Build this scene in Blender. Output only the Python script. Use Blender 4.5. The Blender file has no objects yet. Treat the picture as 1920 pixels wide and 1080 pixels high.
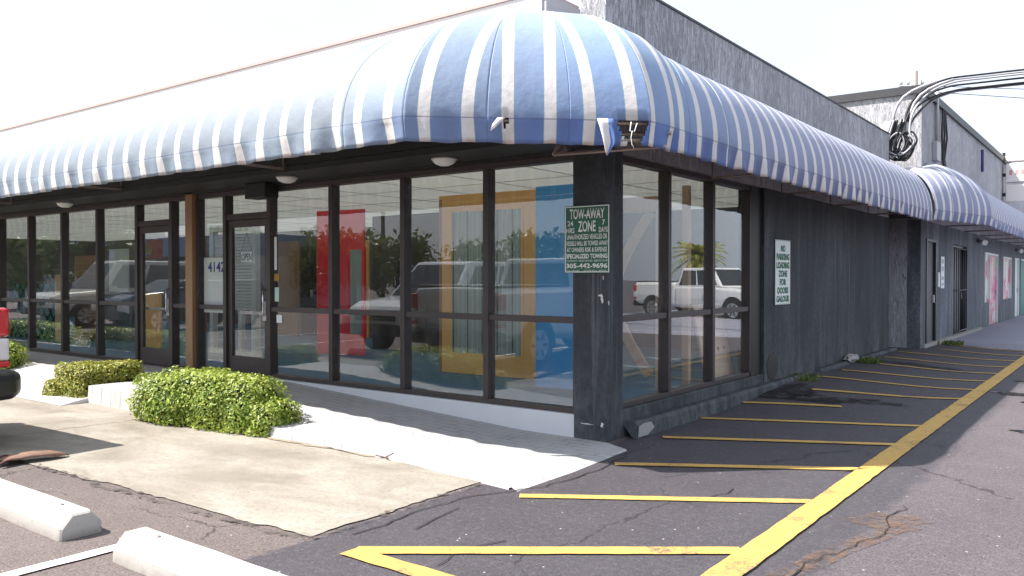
import bpy, bmesh, math, random
from mathutils import Vector, Matrix, noise
random.seed(7)
R = math.radians
S = bpy.context.scene
COL = S.collection
# ---------------------------------------------------------------- camera
AZ = R(127.2); PITCH = -19/1546.
fw = Vector((math.cos(AZ), math.sin(AZ), 0)); rt = Vector((math.sin(AZ), -math.cos(AZ), 0)); up = Vector((0, 0, 1))
Fd = fw*math.cos(PITCH)+up*math.sin(PITCH); Ud = rt.cross(Fd)
cd = bpy.data.cameras.new('camera'); cam = bpy.data.objects.new('camera', cd); COL.objects.link(cam)
cd.sensor_width = 36; cd.lens = 1546/1920*36; cd.clip_start = .05; cd.clip_end = 2000
M = Matrix(((rt.x, Ud.x, -Fd.x, 3.838), (rt.y, Ud.y, -Fd.y, -6.452), (rt.z, Ud.z, -Fd.z, 1.5), (0, 0, 0, 1)))
cam.matrix_world = M
S.camera = cam
# ---------------------------------------------------------------- light
SUN = Vector((-.55, -.56, 1.0)).normalized()
W = bpy.data.worlds.new("World"); S.world = W; W.use_nodes = True
wn = W.node_tree; bg = wn.nodes['Background']
sky = wn.nodes.new('ShaderNodeTexSky'); sky.sky_type = 'NISHITA'; sky.sun_disc = False
sky.sun_elevation = math.asin(SUN.z); sky.sun_rotation = math.atan2(SUN.x, SUN.y)
sky.air_density = 1.0; sky.dust_density = 3.0; sky.ozone_density = 1.0
# thin bright cloud veil over the clear sky, a little uneven
tc = wn.nodes.new('ShaderNodeTexCoord'); cn = wn.nodes.new('ShaderNodeTexNoise'); cn.inputs['Scale'].default_value = 2.2; cn.inputs['Detail'].default_value = 7
mp = wn.nodes.new('ShaderNodeMapping'); mp.inputs['Scale'].default_value = (1, 1, 3); wn.links.new(tc.outputs['Generated'], mp.inputs[0]); wn.links.new(mp.outputs[0], cn.inputs['Vector'])
mr = wn.nodes.new('ShaderNodeMapRange'); mr.inputs[1].default_value = .3; mr.inputs[2].default_value = .7; mr.inputs[3].default_value = .72; mr.inputs[4].default_value = .92
wn.links.new(cn.outputs['Fac'], mr.inputs[0])
mx = wn.nodes.new('ShaderNodeMix'); mx.data_type = 'RGBA'; mx.inputs[7].default_value = (3.35, 3.65, 4.15, 1)
wn.links.new(mr.outputs[0], mx.inputs[0]); wn.links.new(sky.outputs[0], mx.inputs[6]); wn.links.new(mx.outputs[2], bg.inputs[0]); bg.inputs[1].default_value = .15
sl = bpy.data.lights.new('sun', 'SUN'); sl.energy = 5.0; sl.angle = R(.53); sl.color = (1, .95, .88)
so = bpy.data.objects.new('sun', sl); COL.objects.link(so)
so.rotation_euler = SUN.to_track_quat('Z', 'Y').to_euler(); so.location = (-10, -10, 20)
S.view_settings.view_transform = 'Standard'; S.view_settings.look = 'None'
S.view_settings.exposure = 1.12; S.view_settings.gamma = 1
S.cycles.max_bounces = 10; S.cycles.transparent_max_bounces = 24; S.cycles.glossy_bounces = 5
S.cycles.diffuse_bounces = 4; S.cycles.sample_clamp_indirect = 6
S.cycles.caustics_reflective = False; S.cycles.caustics_refractive = False

# ---------------------------------------------------------------- materials
MATS = {}
class N:
    def __init__(s, name):
        s.m = bpy.data.materials.new(name); s.m.use_nodes = True
        s.t = s.m.node_tree; s.b = s.t.nodes['Principled BSDF']; s.out = s.t.nodes['Material Output']
        s._c = None
    def n(s, ty, **kw):
        x = s.t.nodes.new('ShaderNode'+ty)
        for k, v in kw.items():
            if k.startswith('i_'):
                x.inputs[k[2:].replace('_', ' ')].default_value = v
            else: setattr(x, k, v)
        return x
    def l(s, a, b): s.t.links.new(a, b)
    @property
    def co(s):
        if s._c is None: s._c = s.n('NewGeometry').outputs['Position']
        return s._c
    def obj(s):
        return s.n('TexCoord').outputs['Object']
    def map(s, sc, loc=(0, 0, 0), src=None):
        m = s.n('Mapping'); m.inputs['Scale'].default_value = sc; m.inputs['Location'].default_value = loc
        s.l(src or s.co, m.inputs['Vector']); return m.outputs[0]
    def noise(s, scale, detail=6, rough=.6, sc=(1, 1, 1), dist=0, src=None, loc=(0, 0, 0)):
        x = s.n('TexNoise'); x.inputs['Scale'].default_value = scale; x.inputs['Detail'].default_value = detail
        x.inputs['Roughness'].default_value = rough; x.inputs['Distortion'].default_value = dist
        s.l(s.map(sc, loc, src), x.inputs['Vector']); return x.outputs['Fac']
    def ramp(s, f, *st, const=False):
        x = s.n('ValToRGB'); e = x.color_ramp.elements
        while len(e) < len(st): e.new(.5)
        for k, (p, c) in enumerate(st):
            e[k].position = p; e[k].color = (*c, 1) if len(c) == 3 else c
        if const: x.color_ramp.interpolation = 'CONSTANT'
        s.l(f, x.inputs[0]); return x.outputs[0]
    def mix(s, f, a, b, mode='MIX'):
        x = s.n('Mix', data_type='RGBA', blend_type=mode)
        for sock, v in ((x.inputs[0], f), (x.inputs[6], a), (x.inputs[7], b)):
            if hasattr(v, 'links'): s.l(v, sock)
            elif isinstance(v, (int, float)): sock.default_value = v
            else: sock.default_value = (*v, 1)
        return x.outputs[2]
    def math(s, op, a, b=0, c=0, clamp=False):
        x = s.n('Math', operation=op, use_clamp=clamp)
        for k, v in enumerate((a, b, c)):
            if hasattr(v, 'links'): s.l(v, x.inputs[k])
            else: x.inputs[k].default_value = v
        return x.outputs[0]
    def bump(s, h, st=.5, d=.01):
        x = s.n('Bump'); x.inputs['Strength'].default_value = st; x.inputs['Distance'].default_value = d
        s.l(h, x.inputs['Height']); s.l(x.outputs[0], s.b.inputs['Normal']); return x
    def col(s, c):
        if hasattr(c, 'links'): s.l(c, s.b.inputs['Base Color'])
        else: s.b.inputs['Base Color'].default_value = (*c, 1)
    def set(s, rough=None, metal=None, spec=None, **kw):
        for k, v in (('Roughness', rough), ('Metallic', metal), ('Specular IOR Level', spec)):
            if v is None: continue
            if hasattr(v, 'links'): s.l(v, s.b.inputs[k])
            else: s.b.inputs[k].default_value = v
        for k, v in kw.items(): s.b.inputs[k.replace('_', ' ')].default_value = v

def simple(name, c, rough=.6, metal=0, var=.25, scale=8, bump=0, bscale=60, coat=0, spec=.5, stretch=(1, 1, 1)):
    k = N(name)
    f = k.noise(scale, 5, .6, stretch)
    k.col(k.mix(f, tuple(v*(1-var) for v in c), tuple(min(1, v*(1+var)) for v in c)))
    k.set(rough, metal, spec)
    if coat: k.set(Coat_Weight=coat)
    if bump: k.bump(k.noise(bscale, 4, .6, stretch), bump, .004)
    MATS[name] = k.m; return k.m

def glass_mat(name, tint=(.975, .985, .98), r0=.062):
    k = N(name); k.t.nodes.remove(k.b)
    tr = k.n('BsdfTransparent'); tr.inputs[0].default_value = (*tint, 1)
    gl = k.n('BsdfGlossy'); gl.inputs['Roughness'].default_value = 0.0; gl.inputs[0].default_value = (.97, .98, 1, 1)
    lw = k.n('LayerWeight'); lw.inputs[0].default_value = .5
    p = k.math('POWER', lw.outputs['Facing'], 4.5)
    f = k.math('MULTIPLY_ADD', p, .95-r0, r0, True)
    nb = k.n('Bump'); nb.inputs['Strength'].default_value = .03; nb.inputs['Distance'].default_value = .02
    k.l(k.noise(1.1, 2, .5), nb.inputs['Height']); k.l(nb.outputs[0], gl.inputs['Normal'])
    mx = k.n('MixShader'); k.l(f, mx.inputs[0]); k.l(tr.outputs[0], mx.inputs[1]); k.l(gl.outputs[0], mx.inputs[2])
    df = k.n('BsdfDiffuse'); df.inputs[0].default_value = (.7, .7, .68, 1); m2 = k.n('MixShader')
    k.l(k.math('MULTIPLY', k.ramp(k.noise(6, 8, .75, (1, 1, .35), 1), (.45, (0, 0, 0)), (.75, (1, 1, 1))), .035), m2.inputs[0])
    k.l(mx.outputs[0], m2.inputs[1]); k.l(df.outputs[0], m2.inputs[2])
    k.l(m2.outputs[0], k.out.inputs[0]); MATS[name] = k.m; return k.m
GLASS = glass_mat('shop_glass')

def stucco():
    k = N('charcoal_stucco')
    big = k.noise(.9, 4, .6, (1, 1, .5)); st = k.noise(9, 8, .65, (1.4, 1.4, .35), 1.2)
    c = k.ramp(k.math('ADD', k.math('MULTIPLY', big, .5), k.math('MULTIPLY', st, .5)),
               (.34, (.30, .30, .325)), (.5, (.46, .46, .49)), (.66, (.62, .62, .66)))
    rut = k.ramp(k.noise(10, 9, .75, (1.5, 1.5, .28), 1.8, loc=(4, 4, 1)), (.36, (1, 1, 1)), (.41, (0, 0, 0)))
    c = k.mix(k.math('MULTIPLY', rut, .8), c, (.06, .06, .068)); k.col(c); k.set(.85)
    w = k.noise(14, 7, .7, (1.6, 1.6, .30), 1.6); v = k.noise(70, 3, .6)
    h = k.math('ADD', k.ramp(w, (.38, (0, 0, 0)), (.52, (1, 1, 1))), k.math('MULTIPLY', v, .5))
    k.bump(h, .85, .018); return k.m
STUCCO = stucco()
def stucco_smooth(nm='charcoal_render', g=.85):
    k = N(nm)
    z = k.n('SeparateXYZ'); k.l(k.co, z.inputs[0])
    big = k.noise(1.6, 6, .65, (1, 1, .25), .8); st = k.noise(22, 6, .65, (1, 1, .6), .6)
    f = k.math('ADD', k.math('MULTIPLY', big, .62), k.math('MULTIPLY', st, .38))
    c = k.ramp(f, *[(p_, tuple(v*g for v in c_)) for p_, c_ in ((.33, (.022, .025, .030)), (.5, (.044, .049, .058)), (.64, (.10, .108, .122)))])
    sc = k.ramp(k.noise(5, 8, .75, (1, 1, .3), .5, loc=(3, 1, 0)), (.66, (0, 0, 0)), (.72, (1, 1, 1)))
    c = k.mix(k.math('MULTIPLY', sc, .5), c, tuple(v*g for v in (.20, .21, .23)))
    spl = k.math('MULTIPLY', k.math('SUBTRACT', .75, z.outputs[2]), 1.5, clamp=True)
    spn = k.ramp(k.noise(4, 8, .75, (1, 1, .5), .5, loc=(0, 2, 2)), (.44, (0, 0, 0)), (.60, (1, 1, 1)))
    c = k.mix(k.math('MULTIPLY', k.math('MULTIPLY', spl, spn), .55), c, (.125, .14, .145))
    dr = k.ramp(k.noise(7, 6, .7, (1.6, 1.6, .05), .15, loc=(1, 1, 1)), (.56, (0, 0, 0)), (.66, (1, 1, 1)))
    c = k.mix(k.math('MULTIPLY', dr, .45), c, (.16, .17, .185)); k.col(c); k.set(.8)
    k.bump(k.math('ADD', k.noise(30, 6, .7, (1, 1, .5), 1), k.noise(110, 3, .6)), .6, .009); return k.m
RENDER = stucco_smooth(); RENDER2 = stucco_smooth('grey_render', 2.5)

def asphalt():
    k = N('asphalt')
    p = k.n('SeparateXYZ'); k.l(k.co, p.inputs[0])
    wob = k.math('MULTIPLY_ADD', k.noise(2.2, 6, .7), .30, -.15)
    # resurfaced strip beside the shop: x .05 .. 2.45
    xx = k.math('ADD', p.outputs[0], wob)
    fresh = k.math('MULTIPLY', k.math('MULTIPLY', k.math('SUBTRACT', xx, .04), 30, clamp=True),
                   k.math('MULTIPLY', k.math('SUBTRACT', 2.62, xx), 12, clamp=True))
    side = k.math('MULTIPLY', k.math('SUBTRACT', xx, 2.2), 10, clamp=True)
    grit = k.noise(75, 6, .8); mid = k.noise(3.0, 8, .7); lrg = k.noise(.45, 5, .6)
    old = k.mix(mid, (.115, .090, .084), (.20, .160, .15))
    lane = k.mix(mid, (.085, .072, .080), (.155, .132, .145))
    new = k.mix(mid, (.040, .036, .044), (.094, .082, .098))
    c = k.mix(side, old, lane); c = k.mix(fresh, c, new)
    c = k.mix(k.math('MULTIPLY', k.ramp(lrg, (.35, (0, 0, 0)), (.65, (1, 1, 1))), .4), c, k.mix(.5, c, (.03, .026, .03)))
    g3 = k.noise(24, 8, .8, loc=(3, 3, 0)); c = k.mix(k.ramp(g3, (.30, (.45, .45, .45)), (.5, (0, 0, 0))), c, (.03, .026, .028)); c = k.mix(k.ramp(g3, (.52, (0, 0, 0)), (.72, (.35, .35, .35))), c, (.30, .27, .27))
    c = k.mix(k.ramp(grit, (.42, (.7, .7, .7)), (.52, (0, 0, 0))), c, (.02, .018, .02))
    c = k.mix(k.ramp(grit, (.60, (0, 0, 0)), (.70, (.55, .55, .55))), c, (.22, .20, .19))
    # crack network
    v = k.n('TexVoronoi', feature='DISTANCE_TO_EDGE'); v.inputs['Scale'].default_value = .55
    wv = k.n('Mix', data_type='VECTOR'); nz = k.n('TexNoise'); nz.inputs['Scale'].default_value = 3.; nz.inputs['Detail'].default_value = 8
    nz.inputs['Roughness'].default_value = .7
    k.l(k.co, nz.inputs['Vector']); wv.inputs[0].default_value = .22
    k.l(k.co, wv.inputs[4]); k.l(nz.outputs['Color'], wv.inputs[5]); k.l(wv.outputs[1], v.inputs['Vector'])
    cw = k.math('MULTIPLY', k.ramp(k.noise(1.3, 3, .5, loc=(5, 2, 0)), (.45, (0, 0, 0)), (.6, (1, 1, 1))), .0038)
    crack = k.math('LESS_THAN', v.outputs['Distance'], cw)
    c = k.mix(k.math('MULTIPLY', crack, .65), c, (.015, .013, .013))
    # pale debris specks
    vs = k.n('TexVoronoi'); vs.inputs['Scale'].default_value = 7; k.l(k.co, vs.inputs['Vector'])
    c = k.mix(k.math('LESS_THAN', vs.outputs['Distance'], .045), c, (.42, .38, .34))
    k.col(c); k.set(k.mix(fresh, (.9, .9, .9), (.72, .72, .72)))
    hh = k.math('ADD', k.math('MULTIPLY', grit, 1.0), k.math('MULTIPLY', crack, -2)); hh = k.math('ADD', hh, k.math('MULTIPLY', k.noise(20, 4, .6), .8))
    k.bump(hh, .7, .006); return k.m
ASPHALT = asphalt()

def concrete_slab():
    k = N('beige_concrete')
    a = k.noise(1.6, 8, .68, (.6, 1, 1), .6); b = k.noise(40, 5, .7)
    c = k.ramp(a, (.30, (.165, .143, .115)), (.45, (.245, .217, .18)), (.60, (.32, .292, .252)))
    c = k.mix(k.ramp(b, (.35, (.5, .5, .5)), (.5, (0, 0, 0))), c, (.14, .12, .095))
    s = k.ramp(k.noise(.9, 6, .6, (.5, 1, 1), .4, loc=(7, 3, 0)), (.52, (0, 0, 0)), (.66, (1, 1, 1)))
    c = k.mix(k.math('MULTIPLY', s, .6), c, (.19, .165, .135))
    k.col(c); k.set(.88); k.bump(k.math('ADD', b, k.noise(9, 5, .6)), .4, .006); return k.m
SLAB = concrete_slab()

def walk_mat(name, base, dark, bx=.20, by=.10, amt=.55):
    k = N(name)
    br = k.n('TexBrick'); k.l(k.map((1, 1, 1)), br.inputs['Vector'])
    br.inputs['Color1'].default_value = (1, 1, 1, 1); br.inputs['Color2'].default_value = (.86, .86, .86, 1); br.inputs['Mortar'].default_value = (0, 0, 0, 1)
    br.inputs['Scale'].default_value = 1; br.inputs['Mortar Size'].default_value = .007; br.inputs['Mortar Smooth'].default_value = .5
    br.inputs['Brick Width'].default_value = bx; br.inputs['Row Height'].default_value = by
    worn = k.ramp(k.noise(3, 7, .7, loc=(1, 5, 0)), (.42, (0, 0, 0)), (.6, (1, 1, 1)))
    g = k.n('RGBToBW'); k.l(br.outputs[0], g.inputs[0])
    m = k.math('MULTIPLY', k.math('SUBTRACT', 1, g.outputs[0]), k.math('MULTIPLY_ADD', worn, .8, .2))
    n1 = k.noise(2.2, 7, .65, (1, 1, 1), .5); n2 = k.noise(90, 3, .7)
    c = k.mix(n1, tuple(v*.82 for v in base), tuple(min(.85, v*1.08) for v in base))
    c = k.mix(k.math('MULTIPLY', m, amt), c, tuple(v*.55 for v in dark))
    chips = k.ramp(k.noise(13, 5, .75, (.5, 1.5, 1)), (.665, (0, 0, 0)), (.69, (1, 1, 1)))
    c = k.mix(k.math('MULTIPLY', chips, .5), c, (.30, .27, .25))
    c = k.mix(k.ramp(n2, (.3, (.5, .5, .5)), (.42, (0, 0, 0))), c, dark)
    k.col(c); k.set(.8); k.bump(k.math('SUBTRACT', k.math('MULTIPLY', n2, .4), m), .45, .006); return k.m
WALKM = walk_mat('white_stamped_concrete', (.45, .44, .445), (.20, .195, .205), .22, .11, .8)
WALK2M = walk_mat('grey_stamped_concrete', (.30, .30, .36), (.16, .16, .20))

WHITEWALL = simple('white_painted_concrete', (.62, .64, .68), .75, var=.08, scale=3, bump=.3)
FASCIA = simple('white_fascia_paint', (.78, .74, .71), .6, var=.05, scale=2)
TRIMGREY = simple('grey_metal_trim', (.42, .40, .42), .5, .0, var=.1)
BLACKP = simple('black_paint', (.014, .013, .013), .55, var=.3, bump=.2)
DARKMET = simple('bronze_frame', (.066, .054, .053), .48, .35, var=.25, scale=5, bump=.1)
DARKIN = simple('dark_lattice', (.02, .02, .022), .5, .3)  # near-black finish of the lattice strips
COPING = simple('dark_coping', (.045, .045, .05), .5, .2)
INFLOOR = simple('blue_carpet', (.09, .20, .30), .95, var=.2, scale=5, bump=.3)
def ceil_tiles():
    k = N('ceiling_tiles'); br = k.n('TexBrick', offset=0.0); k.l(k.co, br.inputs['Vector'])
    br.inputs['Color1'].default_value = (.80, .80, .77, 1); br.inputs['Color2'].default_value = (.74, .74, .72, 1); br.inputs['Mortar'].default_value = (.25, .25, .25, 1)
    br.inputs['Scale'].default_value = 1; br.inputs['Mortar Size'].default_value = .012; br.inputs['Brick Width'].default_value = 1.2; br.inputs['Row Height'].default_value = .6
    k.col(br.outputs[0]); k.set(.9); return k.m
CEIL = ceil_tiles()
CEILG = simple('ceiling_grid_metal', (.5, .5, .48), .6)
def milky():
    k = N('added_daylight_sheet'); k.b.inputs['Base Color'].default_value = (.75, .75, .72, 1); k.set(.8)  # translucent sheet added to let daylight onto the display doors
    tl = k.n('BsdfTranslucent'); tl.inputs[0].default_value = (.8, .8, .77, 1); mx = k.n('MixShader'); mx.inputs[0].default_value = .31
    k.l(k.b.outputs[0], mx.inputs[1]); k.l(tl.outputs[0], mx.inputs[2]); k.l(mx.outputs[0], k.out.inputs[0]); return k.m
MILK = milky()
INWALL = simple('interior_wall', (.13, .125, .12), .9, var=.25, scale=1.5)
DARKWOOD = simple('dark_panel', (.05, .045, .045), .5, var=.3)
RED = simple('red_door_paint', (.88, .02, .045), .4, var=.12, scale=3)
BLUEP = simple('blue_panel_paint', (.06, .36, .74), .5, var=.12, scale=1.5)
WHITED = simple('white_door_paint', (.62, .66, .62), .5, var=.06)
TEAL = simple('teal_screen', (.02, .22, .20), .5, var=.2)
def wood(name, a, b, sc=(1, 1, .06), dens=30):
    k = N(name); f = k.noise(dens, 6, .6, sc, 1.2)
    k.col(k.mix(f, a, b)); k.set(.5); k.bump(f, .2, .003); MATS[name] = k.m; return k.m
OAK = wood('honey_oak', (.74, .38, .10), (.90, .54, .19))
PLY = wood('raw_plywood', (.50, .33, .20), (.66, .47, .31), (1, 1, .3), 12)
def peg():
    k = N('pegboard'); v = k.n('TexVoronoi'); v.inputs['Randomness'].default_value = .12; v.inputs['Scale'].default_value = 5; k.l(k.co, v.inputs['Vector'])
    k.col(k.mix(k.math('LESS_THAN', v.outputs['Distance'], .13), (.78, .58, .42), (.04, .03, .03))); k.set(.7); return k.m
PEG = peg()
WOODPOST = wood('brown_post_wood', (.22, .12, .06), (.36, .21, .10))
REED = simple('reeded_glass', (.28, .36, .34), .25, var=.3, scale=30, stretch=(1, 1, .02))
YELLOW = None
def yellow():
    k = N('yellow_road_paint'); a = k.noise(5, 7, .7); b = k.noise(130, 4, .75)
    c = k.mix(a, (.46, .275, .065), (.66, .42, .11))
    c = k.mix(k.ramp(b, (.38, (.85, .85, .85)), (.47, (0, 0, 0))), c, (.16, .11, .05))
    wr = k.ramp(k.noise(1.7, 9, .8, loc=(2, 8, 0)), (.52, (0, 0, 0)), (.62, (.85, .85, .85))); wr2 = k.ramp(k.noise(45, 6, .8), (.45, (0, 0, 0)), (.52, (1, 1, 1)))
    c = k.mix(k.math('MULTIPLY', wr, wr2), c, (.09, .075, .07))
    k.col(c); k.set(.75); k.bump(b, .4, .004); return k.m
YELLOW = yellow()
def paintmat(name, c0, wear):
    k = N(name); b = k.noise(90, 4, .75); c = k.mix(k.ramp(b, (.38, (.9, .9, .9)), (.48, (0, 0, 0))), c0, wear)
    k.col(c); k.set(.8); return k.m
WHITEL = paintmat('white_road_paint', (.72, .70, .68), (.35, .31, .29))
def stopmat():
    k = N('white_wheel_stop_paint'); b = k.noise(60, 5, .7); a = k.noise(6, 7, .75)
    c = k.mix(k.ramp(a, (.60, (0, 0, 0)), (.68, (.8, .8, .8))), (.40, .38, .355), (.20, .185, .17))
    pz = k.n('SeparateXYZ'); k.l(k.co, pz.inputs[0]); dirt = k.math('MULTIPLY', k.math('SUBTRACT', .055, pz.outputs[2]), 18, clamp=True)
    c = k.mix(k.math('MULTIPLY', dirt, k.noise(20, 4, .6)), c, (.16, .13, .11)); sc = k.ramp(k.noise(7, 8, .8, (4, .6, 1), loc=(9, 1, 0)), (.60, (0, 0, 0)), (.66, (.7, .7, .7))); c = k.mix(sc, c, (.17, .16, .15))
    k.col(c); k.set(.8); k.bump(b, .3, .004); return k.m
STOPM = stopmat()
GALV = simple('rusty_galvanised_tube', (.34, .26, .23), .5, .5, var=.3, scale=12)
def awning_mat():
    k = N('striped_awning_canvas')
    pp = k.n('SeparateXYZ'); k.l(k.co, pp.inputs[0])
    # canvas blue turns greyish along the front, lavender along the lane
    frontgrey = k.math('MULTIPLY', k.math('SUBTRACT', .35, k.math('ADD', pp.outputs[0], k.math('MULTIPLY', pp.outputs[1], .1))), .55, clamp=True)
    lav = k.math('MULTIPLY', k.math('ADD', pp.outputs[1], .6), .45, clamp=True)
    top = k.mix(lav, k.mix(frontgrey, (.30, .405, .545), (.205, .226, .250)), (.34, .365, .49))
    vala = k.mix(lav, k.mix(frontgrey, (.065, .14, .42), (.25, .31, .39)), (.13, .16, .33))
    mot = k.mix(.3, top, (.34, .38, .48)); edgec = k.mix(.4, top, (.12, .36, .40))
    uv = k.n('UVMap'); uv.uv_map = 'stripe'; sp = k.n('SeparateXYZ'); k.l(uv.outputs[0], sp.inputs[0])
    fr = k.math('FRACT', sp.outputs[0])                      # white band centred on 0.5
    d = k.math('ABSOLUTE', k.math('SUBTRACT', fr, .5))
    white = k.math('LESS_THAN', d, .142)
    edge = k.math('MULTIPLY', k.math('LESS_THAN', d, .158), k.math('SUBTRACT', 1, white))
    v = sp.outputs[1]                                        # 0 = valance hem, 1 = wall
    upmix = k.ramp(v, (.0, (0, 0, 0)), (.155, (.04, .04, .04)), (.17, (.5, .5, .5)), (.75, (1, 1, 1)))  # valance colour blends into the upper canvas colour with height
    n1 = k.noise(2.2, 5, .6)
    blue = k.mix(upmix, vala, top)
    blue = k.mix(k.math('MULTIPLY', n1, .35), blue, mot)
    wh = k.mix(k.noise(5, 5, .6, (1, 1, .5)), (.62, .57, .55), (.80, .78, .76))
    low = k.ramp(v, (.0, (1, 1, 1)), (.03, (.25, .25, .25)), (.08, (0, 0, 0)))
    wh = k.mix(k.math('MULTIPLY', low, k.ramp(k.noise(9, 4, .6), (.4, (0, 0, 0)), (.7, (1, 1, 1)))), wh, (.42, .30, .25))
    c = k.mix(white, blue, wh); c = k.mix(edge, c, edgec)
    seam = k.math('LESS_THAN', k.math('ABSOLUTE', k.math('SUBTRACT', v, .158)), .0035)
    c = k.mix(k.math('MULTIPLY', seam, .6), c, (.10, .12, .2))
    gr = k.ramp(k.noise(1.1, 8, .72, (1, 1, .45), .6, loc=(2, 7, 0)), (.50, (0, 0, 0)), (.62, (1, 1, 1))); g2 = k.ramp(k.noise(16, 6, .75), (.40, (0, 0, 0)), (.62, (1, 1, 1)))
    c = k.mix(k.math('MULTIPLY', k.math('MULTIPLY', gr, g2), .22), c, (.17, .16, .15))
    k.col(c); k.set(.62, spec=.35)
    k.bump(k.math('ADD', k.noise(3.2, 4, .6), k.math('MULTIPLY', k.noise(320, 2, .5), .04)), .45, .03)
    tl = k.n('BsdfTranslucent'); k.l(c, tl.inputs[0]); mx = k.n('MixShader'); mx.inputs[0].default_value = .10
    k.l(k.b.outputs[0], mx.inputs[1]); k.l(tl.outputs[0], mx.inputs[2]); k.l(mx.outputs[0], k.out.inputs[0])
    return k.m
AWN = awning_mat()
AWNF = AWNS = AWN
def stain(name, c, rough, sc, lo, hi):
    k = N(name); k.col(k.mix(k.noise(sc*2, 5, .7), c, tuple(v*.6 for v in c))); k.set(rough)
    a = k.ramp(k.noise(sc, 9, .72, dist=.4), (lo, (0, 0, 0)), (hi, (1, 1, 1))); k.l(a, k.b.inputs['Alpha']); k.bump(k.noise(60, 4, .6), .3, .004); return k.m
def leafmat(name, a, b, c3, tr=.3):
    k = N(name); g = k.n('NewGeometry')
    c = k.ramp(g.outputs['Random Per Island'], (0, a), (.5, b), (1, c3))
    big = k.ramp(k.noise(2.3, 3, .6), (.4, (0, 0, 0)), (.62, (1, 1, 1)))
    c = k.mix(k.math('MULTIPLY', big, .45), c, c3)
    k.col(c); k.set(.45)
    tl = k.n('BsdfTranslucent'); k.l(c, tl.inputs[0]); mx = k.n('MixShader'); mx.inputs[0].default_value = tr
    k.l(k.b.outputs[0], mx.inputs[1]); k.l(tl.outputs[0], mx.inputs[2]); k.l(mx.outputs[0], k.out.inputs[0]); return k.m
LEAF = leafmat('hedge_leaf', (.12, .20, .03), (.25, .35, .05), (.42, .46, .09))
LEAFY = leafmat('yellowing_hedge_leaf', (.14, .19, .03), (.30, .33, .05), (.46, .42, .10))
TLEAF = leafmat('tree_leaf', (.05, .09, .02), (.11, .17, .035), (.19, .22, .06))
PALML = leafmat('palm_leaf', (.09, .20, .03), (.22, .32, .05), (.55, .45, .06))
BARK = simple('bark', (.12, .09, .07), .9, var=.4, scale=10, bump=.8, bscale=25)
COREDARK = simple('hedge_core', (.025, .035, .012), .95, var=.4, scale=12)
SIGNGREEN = simple('sign_green', (.012, .10, .055), .45, var=.05)
SIGNWHITE = simple('sign_white', (.74, .78, .76), .45, var=.03)
LETTERW = simple('letter_white', (.74, .76, .72), .5, var=.03)
LETTERG = simple('letter_green', (.02, .16, .07), .5, var=.05)
LETTERK = simple('letter_black', (.015, .015, .02), .5, var=.05)
LETTERB = simple('letter_blue', (.03, .05, .30), .5, var=.05)
LAMPW = simple('lamp_diffuser', (.75, .75, .73), .4, var=.02)
CHIP = simple('bare_chip', (.62, .60, .58), .9, var=.15, scale=40)
CONC = simple('broken_concrete', (.34, .32, .30), .9, var=.35, scale=20, bump=.7, bscale=30)
SILV = simple('silver_car_paint', (.80, .82, .84), .35, .0, var=.03, coat=.8)
WHITEC = simple('white_car_paint', (.72, .72, .72), .3, 0, var=.02, coat=.8)
CREAM = simple('cream_car_paint', (.60, .57, .50), .3, 0, var=.02, coat=.8)
NAVY = simple('navy_car_paint', (.015, .02, .04), .25, .2, var=.05, coat=1)
BLACKPL = simple('black_plastic', (.018, .018, .02), .38, var=.2)
TYRE = simple('tyre_rubber', (.02, .02, .02), .8, var=.2)
CHROME = simple('wheel_alloy', (.55, .55, .56), .25, .9, var=.05)
CARGLASS = simple('car_window', (.012, .015, .018), .05, 0, var=.05, spec=.9)
REDL = simple('red_lens', (.50, .005, .008), .12, 0, var=.2, scale=30, coat=1)
CLEARL = simple('clear_lens', (.65, .62, .64), .12, 0, var=.15, scale=25, coat=1)
CABLEK = simple('black_cable', (.02, .02, .022), .5, var=.2)
CABLEG = simple('grey_conduit', (.42, .42, .44), .5, .2, var=.15)
SHEATH = simple('dry_palm_sheath', (.20, .115, .08), .75, var=.35, scale=14, bump=.6, stretch=(1, 3, 1))
BLUEROOF = simple('blue_metal_roof', (.16, .24, .38), .5, .2, var=.1)
PALEBLD = simple('pale_building_wall', (.48, .50, .53), .8, var=.08, scale=.5)
PALERED = simple('faded_red_mark', (.55, .30, .28), .5, var=.1)
REDSIGN = simple('red_sign', (.45, .07, .05), .5, var=.1)
DRYSOIL = simple('dry_soil_litter', (.26, .215, .16), .95, var=.5, scale=18, bump=.8, bscale=40)
RUSTST = stain('rust_stain', (.19, .12, .085), .9, 11, .42, .68)
WET = stain('wet_stain', (.018, .017, .016), .35, 3.5, .40, .62)
WET_ = simple('wet_stain', (.018, .017, .016), .28, var=.5, scale=3, bump=.25, bscale=50)
PUDDLE = simple('puddle', (.03, .028, .025), .06, var=.3, scale=3)
_ = simple('rust_stain_', (.24, .13, .085), .85, var=.45, scale=9, bump=.5, bscale=90)
PINK = None
def mural():
    k = N('pink_window_graphics'); 
    v = k.noise(1.6, 3, .5, (1, 1, .7), .8); c = k.ramp(v, (.36, (.65, .68, .66)), (.44, (.62, .04, .16)), (.52, (.70, .25, .42)), (.58, (.50, .55, .40)), (.66, (.38, .62, .25)), const=True)
    k.col(c); k.set(.35); return k.m
PINK = mural()

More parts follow.
